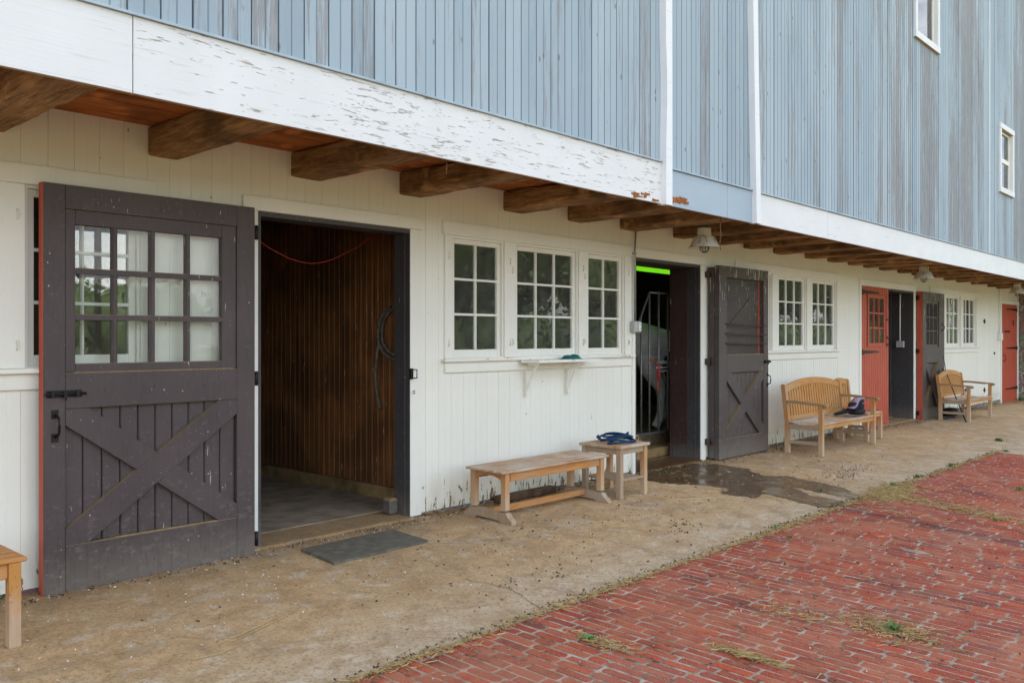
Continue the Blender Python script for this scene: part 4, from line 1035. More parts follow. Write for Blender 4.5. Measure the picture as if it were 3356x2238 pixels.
# closed red leaf of the third doorway
def door_red():
    x0, x1, z0, z1 = 14.64, 15.875, -0.045, 2.376; a, b, c, e = 14.88, 15.70, 1.36, 2.25
    m_ = MB(); n_ = 12; w_ = (x1 - x0) / n_
    for i in range(n_):
        xa, xb = x0 + i * w_, x0 + (i + 1) * w_
        for (p, q) in (((z0, c), (e, z1)) if (xb > a and xa < b) else ((z0, z1),)):
            m_.bbox(xa + 0.0015, xb - 0.0015, -0.014, 0.03, p, q, 0.006)
    d_ = m_.build('door', M['red'], barn, label='red boarded door leaf with small nine-pane window')
    lite_window(d_, a + 0.0, b, c + 0.001, e - 0.001, -0.022, 0.02, 3, 3, 'red', 0.06)
    strap(14.63, 15.38, -0.016, 2.28, d_); strap(14.62, 15.36, -0.016, 1.27, d_); strap(14.63, 15.38, -0.016, 0.25, d_)
    m2 = MB(); m2.lathe([(0.001, 1.82), (0.03, 1.82)], 15.76, -0.03, 8); m2 = MB().tube([(15.76, -0.018, 1.83), (15.80, -0.03, 1.83)], 0.012, 8); m2.build('knob', M['iron'], d_)
    pull_handle(15.80, -0.016, 1.45, d_, 0.12)
door_red()
def door_three():
    x0, x1, z0, z1 = 17.36, 18.66, -0.065, 2.385; yf, yb = -0.125, -0.02
    m_ = MB(); a, b = 17.56, 18.33
    m_.bbox(x0, a, yf, yb, z0, z1, 0.003); m_.bbox(b, x1, yf, yb, z0, z1, 0.003)
    for p, q in ((z0, 0.16), (1.03, 1.33), (2.22, z1)): m_.bbox(a + 0.001, b - 0.001, yf, yb, p, q, 0.003)
    d_ = m_.build('door', M['door2'], barn, label='narrow grey door leaf with nine-pane window and red edge')
    bb = MB(); boards_back(bb, a, b, 0.16, 1.03, yf + 0.05, yb, 7); bb.build('board_panel', M['door2'], d_)
    br = MB(); x_brace(br, (a + 0.001, b - 0.001, 0.161, 1.029), 0.13, yf - 0.001, yf + 0.049); br.build('brace', M['door2'], d_)
    lite_window(d_, a + 0.001, b - 0.001, 1.331, 2.219, yf + 0.02, yb - 0.01, 3, 3, 'door2', 0.05)
    B(x0 - 0.005, x0 - 0.0005, yf + 0.004, yb, z0, z1).build('painted_edge', M['red'], d_)
    for z in (2.27, 1.26, 0.09): h_ = MB(); h_.box(17.30, 17.355, -0.060, -0.021, z - 0.04, z + 0.04); h_.build('hinge', M['iron'], d_)
    pull_handle(18.56, yf, 0.82, d_, 0.12); pull_handle(18.50, yf, 1.72, d_, 0.12)
door_three()
def door_four():
    x0, x1, z0, z1 = 23.52, 24.965, -0.07, 2.335
    m_ = MB(); boards_back(m_, x0, x1, z0, z1, -0.012, 0.03, 9)
    d_ = m_.build('door', M['red'], barn, label='narrow red boarded door at the far end')
    strap(24.98, 23.95, -0.013, 2.22, d_, True); strap(24.98, 23.9, -0.013, 1.26, d_, True); strap(24.98, 23.85, -0.013, 0.26, d_, True)
    B(23.75, 24.25, -0.022, -0.0125, 1.65, 1.69).build('latch_bar', M['iron'], d_); pull_handle(23.68, -0.013, 1.02, d_, 0.14)
    B(24.55, 24.62, -0.022, -0.0125, 1.82, 1.95).build('latch', M['iron'], d_)
door_four()
# jamb hardware of the first doorway
jh = MB(); jh.box(4.765, 4.79, -0.028, -0.0065, 1.16, 1.25); jh.tube([(4.79, -0.03, 1.17), (4.81, -0.05, 1.17), (4.81, -0.05, 1.24), (4.79, -0.03, 1.24)], 0.006, 6)
jh.tube([(4.79, -0.02, 1.06), (4.803, -0.032, 1.065), (4.803, -0.032, 1.04), (4.79, -0.02, 1.045)], 0.004, 6); jh.build('strike_hardware', M['iron'], barn)

# stone wing wall at the far end
sw = MB(); sw.box(25.21, 25.85, -1.36, 0.0, -0.3, 2.68); sw.build('stone_wall', M['stone'], barn)

# ------------------------------------------------------------ rooms
def inner_wall(x, y0, y1, z0, z1, mat, thick=0.05, side=-1):
    """beaded board wall facing -x"""
    m_ = MB(); w_ = 0.085; y = y0
    while y < y1 - 0.01:
        ye = min(y + w_, y1); m_.bbox(x, x + thick, y + 0.001, ye - 0.001, z0, z1, 0.005); y += w_
    return m_.build('inner_wall', M[mat], barn)
inner_wall(5.13, 0.185, 5.2, 0.14, 2.87, 'inner_boards')
B(5.10, 5.20, 0.185, 5.2, 0.0, 0.139).build('curb', M['curb'], barn)
kb = MB().bbox(4.67, 4.762, 0.12, 0.24, 0.018, 0.16, 0.02); kb.build('jamb_block', M['jamb'], barn)
B(-9.9, 5.1, 5.2, 5.25, 0, 2.87).build('inner_wall', M['inner_boards'], barn)
B(0.9, 0.95, 0.37, 5.2, 0, 2.87).build('inner_wall', M['inner_boards'], barn)
B(5.3, 14.2, 4.4, 4.45, 0, 2.87).build('inner_wall', M['dark_wood'], barn)
B(5.21, 5.26, 0.37, 5.2, 0, 2.87).build('inner_wall', M['dark_wood'], barn)
B(14.15, 14.2, 0.37, 5.2, 0, 2.87).build('inner_wall', M['dark_wood'], barn)
B(14.2, 25.9, 3.4, 3.45, 0, 2.87).build('inner_wall', M['dark_wood'], barn)
# brown partition beside the gate
pt = MB(); pt.box(9.43, 9.60, WT + 0.025, 0.42, 0.0, 2.86); pt.build('partition_post', M['brown_jamb'], barn)
st_ = MB(); st_.bbox(8.3, 9.85, 0.50, 0.80, 0.012, 0.13, 0.012); st_.build('step', M['curb'], barn)
B(5.4, 14.1, 0.92, 4.3, 0.012, 0.24).build('stall_bed', M['bedding'], barn)
B(5.4, 14.1, 0.80, 0.92, 0.012, 0.27).build('stall_kerb', M['concrete_dark'], barn)
# rubber flooring in the first room
mf = MB(); mf.bbox(2.2, 5.09, 0.33, 4.4, 0.0125, 0.026, 0.003); mf.build('floor_mat', M['mat_floor'], None, (3.6, 2, 0.02))
tag(bpy.data.objects['floor_mat'], 'large grey rubber floor mat inside the first doorway', 'floor mat')
# return wall in the third doorway with conduit
B(17.10, 17.168, WT + 0.02, 0.62, -0.01, 2.6).build('partition_post', M['jamb'], barn)

# ================================================================= THINGS
# utility box and conduit by the triple window
ob = empty('outlet_box', (7.99, -0.02, 1.63)); tag(ob, 'grey metal outlet box with thin conduit on white trim left of the gated doorway', 'outlet box')
m_ = MB().bbox(7.925, 8.065, -0.080, -0.021, 1.568, 1.688, 0.006); m_.build('box', M['boxgrey'], ob)
cpn = MB().bbox(8.005, 8.052, -0.088, -0.0805, 1.585, 1.672, 0.002).build('cover', M['plastic_w'], ob)
m_ = MB()
for z in (1.608, 1.648): m_.box(8.018, 8.040, -0.0895, -0.0883, z - 0.009, z + 0.009)
m_.build('socket', M['boxgrey'], cpn)
MB().tube([(7.985, -0.045, 1.688), (7.985, -0.045, 2.42), (7.99, -0.045, 2.50), (8.02, -0.03, 2.60), (8.03, -0.03, 2.72)], 0.011, 8).build('conduit', M['galv'], ob)
MB().box(7.965, 8.005, -0.058, -0.0245, 2.425, 2.445).build('clip', M['galv'], ob)

ob = empty('outlet_box', (17.05, 0.3, 1.4)); tag(ob, 'grey junction box with thin white conduit on the dark jamb behind the red door', 'outlet box')
MB().bbox(17.07, 17.125, 0.13, 0.27, 1.33, 1.45, 0.006).build('box', M['boxgrey'], ob)
MB().tube([(17.085, 0.2, 1.45), (17.085, 0.2, 2.05), (17.09, 0.2, 2.34)], 0.012, 8).build('conduit', M['plastic_w'], ob)
ob = empty('outlet_box', (23.3, -0.02, 1.52)); tag(ob, 'small white box with white conduit left of the far red door', 'outlet box')
MB().bbox(23.14, 23.30, -0.09, -0.001, 1.46, 1.62, 0.006).build('box', M['plastic_w'], ob)
MB().tube([(23.22, -0.03, 1.62), (23.22, -0.03, 2.45), (23.22, -0.03, 2.85)], 0.014, 8).build('conduit', M['plastic_w'], ob)
MB().tube([(23.30, -0.05, 1.55), (23.38, -0.05, 1.55)], 0.03, 8).build('plug', M['iron'], ob)

# hanging lamps
def lamp(x, y, z, label):
    t = empty('barn_lamp', (x, y, z)); tag(t, label, 'lamp', 'lamps under the overhang')
    # z = rim height
    m_ = MB(); m_.lathe([(0.0, z + 0.205), (0.068, z + 0.205), (0.070, z + 0.200), (0.074, z + 0.135), (0.079, z + 0.125), (0.112, z + 0.112), (0.150, z + 0.020), (0.168, z + 0.008), (0.176, z),
                           (0.172, z), (0.145, z + 0.014), (0.105, z + 0.105), (0.0, z + 0.108)], x, y, 36)
    m_.build('shade', M['lampshade'], t)
    m_ = MB(); m_.lathe([(0.0, z + 0.2055), (0.076, z + 0.2055), (0.076, z + 0.212), (0.055, z + 0.214), (0.055, z + 0.250), (0.0, z + 0.250)], x, y, 20); m_.build('canopy', M['galv'], t)
    MB().tube([(x, y, z + 0.25), (x, y, 2.872)], 0.016, 8).build('stem', M['galv'], t)
    m_ = MB(); m_.lathe([(0.0, z + 0.107), (0.030, z + 0.10), (0.034, z + 0.06), (0.032, z - 0.01), (0.02, z - 0.035), (0.0, z - 0.04)], x, y, 16); m_.build('bulb', M['lampin'], t)
    m_ = MB()
    for q in range(4):
        a = math.pi * q / 4; c, s_ = math.cos(a), math.sin(a)
        m_.tube([(x + 0.052 * math.cos(th) * c, y + 0.052 * math.cos(th) * s_, z + 0.01 + (0.062 * math.sin(th))) for th in [math.pi * (1 + k / 10) for k in range(11)]], 0.0035, 5)
        
    m_.tube([(x + 0.052 * math.cos(t2), y + 0.052 * math.sin(t2), z + 0.01) for t2 in [2 * math.pi * k / 16 for k in range(16)]], 0.0035, 5, True)
    m_.build('guard_cage', M['iron'], t)
lamp(8.21, -0.78, 2.462, 'nearer cream enamel barn lamp with cage guard over the gated doorway')
lamp(15.15, -0.83, 2.475, 'farther cream enamel barn lamp between the red door and the narrow grey door')
lamp(21.3, -0.83, 2.47, 'farthest barn lamp, cut by the right edge of the photo')

# doormat
mm = MB(); mz = lambda x, y: gz(x, y)
P4 = [(3.53, -0.27), (3.49, -0.72), (4.35, -0.70), (4.375, -0.255)]
def sub(P4, nx_, ny_, fn):
    V = []
    for i in range(nx_ + 1):
        for j in range(ny_ + 1):
            u, v = i / nx_, j / ny_
            x = (P4[0][0] * (1 - v) + P4[1][0] * v) * (1 - u) + (P4[3][0] * (1 - v) + P4[2][0] * v) * u
            y = (P4[0][1] * (1 - v) + P4[1][1] * v) * (1 - u) + (P4[3][1] * (1 - v) + P4[2][1] * v) * u
            V.append((x, y, fn(x, y)))
    return V, [(i * (ny_ + 1) + j, i * (ny_ + 1) + j + 1, (i + 1) * (ny_ + 1) + j + 1, (i + 1) * (ny_ + 1) + j) for i in range(nx_) for j in range(ny_)]
V, F = sub(P4, 16, 8, lambda x, y: gz(x, y) + 0.019 + 0.002 * nz(x * 5, y * 5, 1)); nn = len(V); mm.add(V, F)
rim = [i * 9 for i in range(17)] + [16 * 9 + j for j in range(1, 9)] + [i * 9 + 8 for i in range(15, -1, -1)] + [j for j in range(7, 0, -1)]
lowv = [(V[i][0] + (0.003 if False else 0), V[i][1], gz(V[i][0], V[i][1]) - 0.001) for i in rim]; base_n = len(mm.v)
mm.add(lowv, []); mm.f += [(rim[i], rim[(i + 1) % len(rim)], base_n + (i + 1) % len(rim), base_n + i) for i in range(len(rim))]; mm.sm += [False] * len(rim)
tag(mm.build('doormat', M['rubber'], None, (3.93, -0.48, -0.01)), 'worn grey rubber mat on the concrete before the first doorway', 'doormat')

# --- backless bench
def bench(x0, x1, y0, y1):
    """y0 = back, y1 = front (more negative)"""
    cxm, cym = (x0 + x1) / 2, (y0 + y1) / 2; t = empty('bench', (cxm, cym, gz(cxm, cym)))
    tag(t, 'low backless slatted wooden bench against the white wall under the triple window', 'bench')
    g = lambda y: 0.025 * y; zs = 0.428
    sl = MB(); n_ = 5; w_ = (y0 - y1) / n_
    for i in range(n_):
        a = y1 + i * w_
        sl.bbox(x0 + (0.0 if i < 4 else 0.0), x1, a + 0.007, a + w_ - 0.007, zs - 0.022 + g(a), zs + g(a), 0.006)
    sl.build('seat', M['teak_top'], t)
    for nm, yy in (('apron', y1 + 0.045), ('apron', y0 - 0.045)):
        MB().bbox(x0 + 0.125, x1 - 0.125, yy - 0.013, yy + 0.013, 0.318, 0.3945, 0.003).build(nm, M['teak'], t)
    for xx in (x0 + 0.075, x1 - 0.095):
        m_ = MB(); ya, yb = y1 + 0.065, y0 - 0.065; pts_ = [(ya, 0.395), (yb, 0.403)]
        for k in range(13): u = k / 12; pts_.append((yb + (ya - yb) * u, 0.315 + 0.045 * math.sin(math.pi * u) ** 0.7))
        m_.prismx(pts_[:2] + pts_[2:], xx - 0.012, xx + 0.012); m_.build('end_rail', M['teak'], t)
        for yy in (y1 + 0.045, y0 - 0.045):
            MB().bbox(xx - 0.027, xx + 0.027, yy - 0.027, yy + 0.027, 0.085, 0.4015 if yy > cym else 0.392, 0.003).build('leg', M['teak_v'], t)
        fz = lambda y: g(y)
        pr = [(y1 - 0.055, 0.0), (y1 - 0.050, 0.028), (y1 - 0.01, 0.052), (y1 + 0.012, 0.084), (y0 - 0.012, 0.084), (y0 + 0.01, 0.052), (y0 + 0.045, 0.028), (y0 + 0.050, 0.0), (y0 - 0.07, 0.0), (y0 - 0.10, 0.018), (y1 + 0.10, 0.018), (y1 + 0.07, 0.0)]
        MB().prismx([(p, q + fz(p)) for p, q in pr], xx - 0.030, xx + 0.030).build('foot', M['teak_grey'], t)
    MB().bbox(x0 + 0.106, x1 - 0.126, cym - 0.018, cym + 0.018, 0.030, 0.082, 0.003).build('stretcher', M['teak'], t)
bench(5.165, 6.635, -0.255, -0.700)
lg = MB(); lg.bbox(5.75, 6.55, -0.115, -0.03, 0.0, 0.065, 0.01); lg.v = [(x, y, z + 0.004 * nz(x * 9, y * 30, 1)) for x, y, z in lg.v]
tag(lg.build('timber_offcut', M['dark_wood'], None, (6.15, -0.07, 0)), 'dark old timber lying along the wall behind the backless bench', 'timber')

# --- side table with lower shelf
def side_table():
    x0, x1, y0, y1 = 6.70, 7.19, -0.275, -0.775; t = empty('side_table', (6.95, -0.52, -0.013)); tag(t, 'square weathered wooden side table with lower shelf, holding a blue rope', 'side table')
    zt = 0.487
    m_ = MB(); m_.bbox(x0, x1, y1, y1 + 0.075, zt - 0.028, zt, 0.003); m_.bbox(x0, x1, y0 - 0.075, y0, zt - 0.028, zt, 0.003)
    n_ = 5; yy0, yy1 = y1 + 0.078, y0 - 0.078; w_ = (x1 - x0 - 0.15) / n_
    m_.bbox(x0, x0 + 0.07, yy0, yy1, zt - 0.028, zt, 0.003); m_.bbox(x1 - 0.07, x1, yy0, yy1, zt - 0.028, zt, 0.003)
    for i in range(n_): m_.bbox(x0 + 0.073 + i * (w_ + 0.001) + 0.002, x0 + 0.073 + (i + 1) * (w_ + 0.001) - 0.004, yy0 + 0.002, yy1 - 0.002, zt - 0.024, zt - 0.002, 0.003)
    m_.build('table_top', M['teak_top'], t)
    a, b, c, d = x0 + 0.045, x1 - 0.045, y1 + 0.045, y0 - 0.045
    for xx in (a, b):
        for yy in (c, d): MB().bbox(xx - 0.026, xx + 0.026, yy - 0.026, yy + 0.026, 0.025 * yy, zt - 0.0285, 0.003).build('leg', M['teak_grey'] if xx == a else M['teak_v'], t)
    ap = MB(); ap.box(a + 0.026, b - 0.026, c - 0.014, c + 0.012, zt - 0.085, zt - 0.029); ap.box(a + 0.026, b - 0.026, d - 0.012, d + 0.014, zt - 0.085, zt - 0.029)
    ap.box(a - 0.014, a + 0.012, c + 0.026, d - 0.026, zt - 0.085, zt - 0.029); ap.box(b - 0.012, b + 0.014, c + 0.026, d - 0.026, zt - 0.085, zt - 0.029); ap.build('apron', M['teak_grey'], t)
    sh_ = MB(); n_ = 6; w_ = (d - c + 0.03) / n_
    for i in range(n_): sh_.bbox(a + 0.027, b - 0.027, c - 0.015 + i * w_ + 0.001, c - 0.015 + (i + 1) * w_ - 0.001, 0.145, 0.165, 0.003)
    sh_.build('shelf', M['teak_grey'], t)
side_table()

# --- coiled blue lead rope
rp = empty('lead_rope', (6.95, -0.53, 0.487)); tag(rp, 'coiled navy blue lead rope with brass snap on the side table', 'rope')
m_ = MB(); zt = 0.499
def loop(cx_, cy_, a, b, rot, z, ph=0, n_=28, wob=0.01):
    P_ = []
    for i in range(n_):
        t2 = 2 * math.pi * i / n_ + ph; x = a * math.cos(t2); y = b * math.sin(t2)
        P_.append((cx_ + x * math.cos(rot) - y * math.sin(rot) + wob * nz(i, z * 9, 1), cy_ + x * math.sin(rot) + y * math.cos(rot) + wob * nz(i, 3, z * 7), z + 0.010 * math.sin(2 * t2 + ph * 3)))
    return P_
for (cx_, cy_, a, b, rt_, z) in ((6.96, -0.60, 0.215, 0.10, 0.15, zt), (6.93, -0.57, 0.17, 0.125, -0.3, zt + 0.020), (6.95, -0.50, 0.20, 0.13, 0.35, zt + 0.036), (7.0, -0.52, 0.13, 0.15, 0.1, zt + 0.05)):
    m_.tube(loop(cx_, cy_, a, b, rt_, z), 0.0098, 8, True)
m_.tube([(7.02, -0.62, zt + 0.045), (7.06, -0.60, zt + 0.075), (7.10, -0.56, zt + 0.055), (7.06, -0.53, zt + 0.03), (7.02, -0.57, zt + 0.05)], 0.013, 8)
m_.tube([(6.80, -0.46, zt + 0.03), (6.79, -0.43, zt + 0.055)], [0.016, 0.018], 8)
m_.build('rope', M['bluerope'], rp)
m_ = MB(); m_.tube([(7.075 + 0.028 * math.cos(a), -0.70, zt + 0.03 + 0.028 * math.sin(a)) for a in [2 * math.pi * k / 14 for k in range(14)]], 0.0045, 6, True)
m_.tube([(7.085, -0.70, zt + 0.0), (7.095, -0.705, zt - 0.005)], 0.006, 6); m_.build('snap', M['brass'], rp)
MB().bbox(6.93, 7.04, -0.56, -0.53, zt - 0.011, zt + 0.04, 0.003).build('strap', M['yellow'], rp)

# --- bench cut by the left edge of the picture
def edge_bench():
    t = empty('bench', (1.05, -0.64, -0.016)); tag(t, 'wooden bench at the left edge of the photo, only its end and rust-stained leg showing', 'bench')
    x0, x1, y0, y1 = 0.60, 1.555, -0.40, -0.86; zt = 0.42
    m_ = MB(); n_ = 5; w_ = (y0 - y1) / n_
    for i in range(n_): m_.bbox(x0, x1, y1 + i * w_ + 0.004, y1 + (i + 1) * w_ - 0.004, zt - 0.024, zt, 0.006)
    m_.build('seat', M['teak'], t)
    for xx in (x0 + 0.08, x1 - 0.055):
        for yy in (y1 + 0.035, y0 - 0.035): MB().bbox(xx - 0.028, xx + 0.028, yy - 0.028, yy + 0.028, 0.025 * yy, zt - 0.0245, 0.003).build('leg', M['teak_rust'], t)
    for yy in (y1 + 0.035, y0 - 0.035): MB().bbox(x0 + 0.109, x1 - 0.084, yy - 0.016, yy + 0.016, zt - 0.10, zt - 0.025, 0.003).build('apron', M['teak'], t)
    MB().bbox(x1 - 0.070, x1 - 0.040, y1 + 0.064, y0 - 0.064, zt - 0.10, zt - 0.025, 0.003).build('end_rail', M['teak'], t)
def teak_rust():
    m = Mt('rust_stained_teak', 0.8); n = m.noise(30, 6, 0.6, k=(1, 1, 0.12))
    c = m.ramp(n, [(0.3, (0.40, 0.26, 0.16)), (0.7, (0.52, 0.37, 0.25))])
    up = m.smooth(m.math('ADD', m.xyz(2), m.math('MULTIPLY', m.noise(9, 5), 0.25)), 0.24, 0.42)
    c = m.mix(up, c, (0.47, 0.22, 0.055)); sp = m.noise(55, 4, 0.6); c = m.mix(m.math('MULTIPLY', m.smooth(sp, 0.56, 0.66), up), c, (0.20, 0.07, 0.015))
    return m.base(c).m
M['teak_rust'] = teak_rust()
edge_bench()

# --- garden benches with arched back
def garden_bench(name, x0, x1, yb, yf, zg, label, cat, arms=True, group=None, nsl=22, post_h=0.90, arch=0.115, top_mat='gold'):
    cxm = (x0 + x1) / 2; t = empty(name, (cxm, (yb + yf) / 2, zg)); tag(t, label, cat, group)
    W_ = x1 - x0; leg = 0.058; Z = lambda z: z + zg
    seat_z = 0.425; lean = 0.055
    # rear posts (leg below, leaning post above)
    for xx in (x0 + leg / 2, x1 - leg / 2):
        m_ = MB(); pr = [(yb - leg / 2, 0), (yb + leg / 2, 0), (yb + leg / 2, seat_z), (yb + leg / 2 + lean, post_h), (yb + leg / 2 + lean - 0.02, post_h + 0.012), (yb - leg / 2 + lean + 0.01, post_h + 0.004), (yb - leg / 2 + lean, post_h - 0.01), (yb - leg / 2, seat_z)]
        m_.prismx([(p, Z(q)) for p, q in pr], xx - leg / 2, xx + leg / 2); m_.build('leg', M['teak_v'] if xx < cxm else M['teak_v'], t)
    arm_z = 0.655
    for xx in (x0 + leg / 2, x1 - leg / 2):
        MB().bbox(xx - leg / 2, xx + leg / 2, yf - leg / 2, yf + leg / 2, Z(-0.005), Z(arm_z - 0.002 if arms else seat_z - 0.012), 0.003).build('leg', M['teak_v'], t)
        MB().bbox(xx - 0.016, xx + 0.016, yf + leg / 2, yb - leg / 2, Z(0.13), Z(0.175), 0.003).build('stretcher', M['teak_grey'], t)
        MB().bbox(xx - 0.014, xx + 0.014, yf + leg / 2, yb - leg / 2, Z(seat_z - 0.10), Z(seat_z - 0.03), 0.003).build('side_rail', M['teak_grey'], t)
    MB().bbox(x0 + leg, x1 - leg, yf - 0.014, yf + 0.014, Z(seat_z - 0.088), Z(seat_z - 0.016), 0.003).build('front_rail', M['gold_h'], t)
    MB().bbox(x0 + leg, x1 - leg, yb - 0.014, yb + 0.014, Z(seat_z - 0.088), Z(seat_z - 0.03), 0.003).build('rear_rail', M['teak'], t)
    # dipped seat slats
    m_ = MB(); n_ = 7; ya, yc = yf - 0.035, yb - 0.03; w_ = (yc - ya) / n_
    for i in range(n_):
        u = (i + 0.5) / n_; dz = -0.030 * math.sin(math.pi * min(1, u * 1.05)); a = ya + i * w_
        xa, xb = (x0 + 0.004, x1 - 0.004) if i > 1 else (x0 + leg + 0.002, x1 - leg - 0.002)
        m_.bbox(xa, xb, a + 0.004, a + w_ - 0.004, Z(seat_z - 0.020 + dz), Z(seat_z + dz), 0.004)
    m_.build('seat', M['teak_top'], t)
    # back: bottom rail, arch rail, slats
    ybk = lambda z: yb + lean * max(0, (z - seat_z)) / (post_h - seat_z)
    th = 0.028
    def arch_z(x): u = (x - cxm) / (W_ / 2); return post_h - 0.035 + arch * (1 - u * u) ** 0.85 if abs(u) < 1 else post_h - 0.035
    m_ = MB(); N_ = 24; V = []
    hr = 0.085
    for i in range(N_ + 1):
        x = x0 + leg + (W_ - 2 * leg) * i / N_; zt_ = arch_z(x); zb_ = zt_ - hr
        for (z, dy) in ((zb_, -th / 2), (zb_, th / 2), (zt_, th / 2), (zt_, -th / 2)): V.append((x, ybk(z) + dy, Z(z)))
    F = [(i * 4 + k, i * 4 + (k + 1) % 4, i * 4 + 4 + (k + 1) % 4, i * 4 + 4 + k) for i in range(N_) for k in range(4)] + [(0, 3, 2, 1), (N_ * 4, N_ * 4 + 1, N_ * 4 + 2, N_ * 4 + 3)]
    m_.add(V, F); m_.build('top_rail', M['gold_h'], t)
    m_ = MB(); zl = seat_z + 0.015
    m_.box(x0 + leg, x1 - leg, ybk(zl) - 0.013, ybk(zl) + 0.013, Z(zl), Z(zl + 0.05)); m_.build('back_rail', M['gold_h'], t)
    m_ = MB(); pitch = (W_ - 2 * leg) / nsl
    for i in range(nsl):
        x = x0 + leg + (i + 0.5) * pitch; w2 = pitch * 0.32; z0_ = zl + 0.05; z1_ = arch_z(x) - hr + 0.006
        V = [(x + sx * w2, ybk(z) + dy, Z(z)) for z in (z0_, z1_) for sx, dy in ((-1, -0.007), (1, -0.007), (1, 0.007), (-1, 0.007))]
        m_.add(V, [(0, 3, 2, 1), (4, 5, 6, 7), (0, 1, 5, 4), (1, 2, 6, 5), (2, 3, 7, 6), (3, 0, 4, 7)])
    m_.build('back_slats', M[top_mat], t)
    if arms:
        for xx in (x0 + leg / 2, x1 - leg / 2):
            ybp = ybk(arm_z) - leg / 2; pr = []
            for k in range(13):
                u = k / 12; y = ybp + (yf - 0.055 - ybp) * u; pr.append((y, arm_z + 0.040 + 0.018 * math.cos(u * 2.4) - 0.010))
            ye = yf - 0.055; zc = pr[-1][1] - 0.026
            for k in range(1, 7): a = math.pi / 2 - math.pi * k / 6; pr.append((ye - 0.028 * math.cos(a), zc + 0.026 * math.sin(a)))
            for k in range(9): u = 1 - k / 8; y = ybp + (yf - 0.03 - ybp) * u; pr.append((y, arm_z + 0.0 + (0.018 * math.cos(u * 2.4) if u < 0.8 else 0.0) - (0.004 if u < 0.8 else 0)))
            MB().prismx([(p, Z(q)) for p, q in pr], xx - 0.034, xx + 0.034).build('armrest', M['arm'], t)
    return t
garden_bench('garden_bench', 11.00, 12.87, -0.395, -0.855, gz(11.9, -0.6) + 0.002, 'nearer honey-coloured garden bench with arched slatted back, beside the red door', 'garden bench', group='garden benches with arms')
garden_bench('garden_bench', 17.66, 19.17, -0.34, -0.83, gz(18.4, -0.6) - 0.003, 'farther garden bench with arched back between the narrow grey door and the far end', 'garden bench', group='garden benches with arms', post_h=0.86)
garden_bench('garden_chair', 13.08, 13.68, -0.20, -0.66, gz(13.3, -0.4) + 0.002, 'weathered wooden side chair with small arched back behind the nearer garden bench', 'chair', arms=False, nsl=6, post_h=0.88, arch=0.07)

# --- bag on the nearer garden bench
bgE = empty('riding_bag', (12.55, -0.66, 0.42)); tag(bgE, 'black and lilac padded bag with straps on the nearer garden bench', 'bag')
def blob(mb, c, r, n1=14, n2=10, p=0.6, jit=0.04, seed=0):
    V = []; 
    for i in range(n2 + 1):
        ph = -math.pi / 2 + math.pi * i / n2
        for k in range(n1):
            th = 2 * math.pi * k / n1; f_ = lambda v: math.copysign(abs(v) ** p, v)
            q = 1 + jit * nz(k * 0.7 + seed, i * 0.9, seed)
            V.append((c[0] + r[0] * f_(math.cos(ph)) * f_(math.cos(th)) * q, c[1] + r[1] * f_(math.cos(ph)) * f_(math.sin(th)) * q, c[2] + r[2] * f_(math.sin(ph)) * q))
    mb.add(V, [(i * n1 + k, i * n1 + (k + 1) % n1, (i + 1) * n1 + (k + 1) % n1, (i + 1) * n1 + k) for i in range(n2) for k in range(n1)], True)
m_ = MB(); blob(m_, (12.62, -0.70, 0.445), (0.15, 0.10, 0.045), seed=1); blob(m_, (12.66, -0.70, 0.55), (0.085, 0.075, 0.085), p=0.45, seed=2); m_.build('body', M['black'], bgE)
m_ = MB(); V = []
path = [(12.36, 0.53), (12.43, 0.545), (12.50, 0.58), (12.55, 0.625), (12.60, 0.648), (12.68, 0.652), (12.755, 0.648), (12.77, 0.63)]
for x, z in path: zz_ = z - 0.018; V += [(x, -0.765, zz_ - 0.010), (x, -0.66, zz_ - 0.010), (x, -0.66, zz_ + 0.012), (x, -0.765, zz_ + 0.012)]
n_ = len(path); m_.add(V, [(i * 4 + k, i * 4 + (k + 1) % 4, i * 4 + 4 + (k + 1) % 4, i * 4 + 4 + k) for i in range(n_ - 1) for k in range(4)] + [(3, 2, 1, 0), tuple((n_ - 1) * 4 + k for k in range(4))], True); m_.build('flap', M['lilac'], bgE)
m_ = MB(); m_.tube([(12.58, -0.69, 0.47), (12.45, -0.66, 0.475), (12.32, -0.60, 0.445), (12.22, -0.55, 0.425)], [0.05, 0.04, 0.028, 0.02], 10)
m_.tube([(12.50, -0.70, 0.47), (12.40, -0.70, 0.52), (12.36, -0.70, 0.56)], [0.03, 0.03, 0.012], 8); blob(m_, (12.50, -0.70, 0.53), (0.10, 0.06, 0.06), seed=5); m_.build('strap', M['black'], bgE)
m_ = MB(); m_.box(12.64, 12.68, -0.782, -0.778, 0.56, 0.572); m_.box(12.705, 12.735, -0.782, -0.778, 0.56, 0.572); m_.build('stitching', M['lilac'], bgE)
MB().tube([(12.77, -0.5, 0.452), (12.86, -0.40, 0.470), (13.0, -0.35, 0.475), (13.2, -0.38, 0.470)], 0.008, 6).build('cord', M['redcord'], bgE)

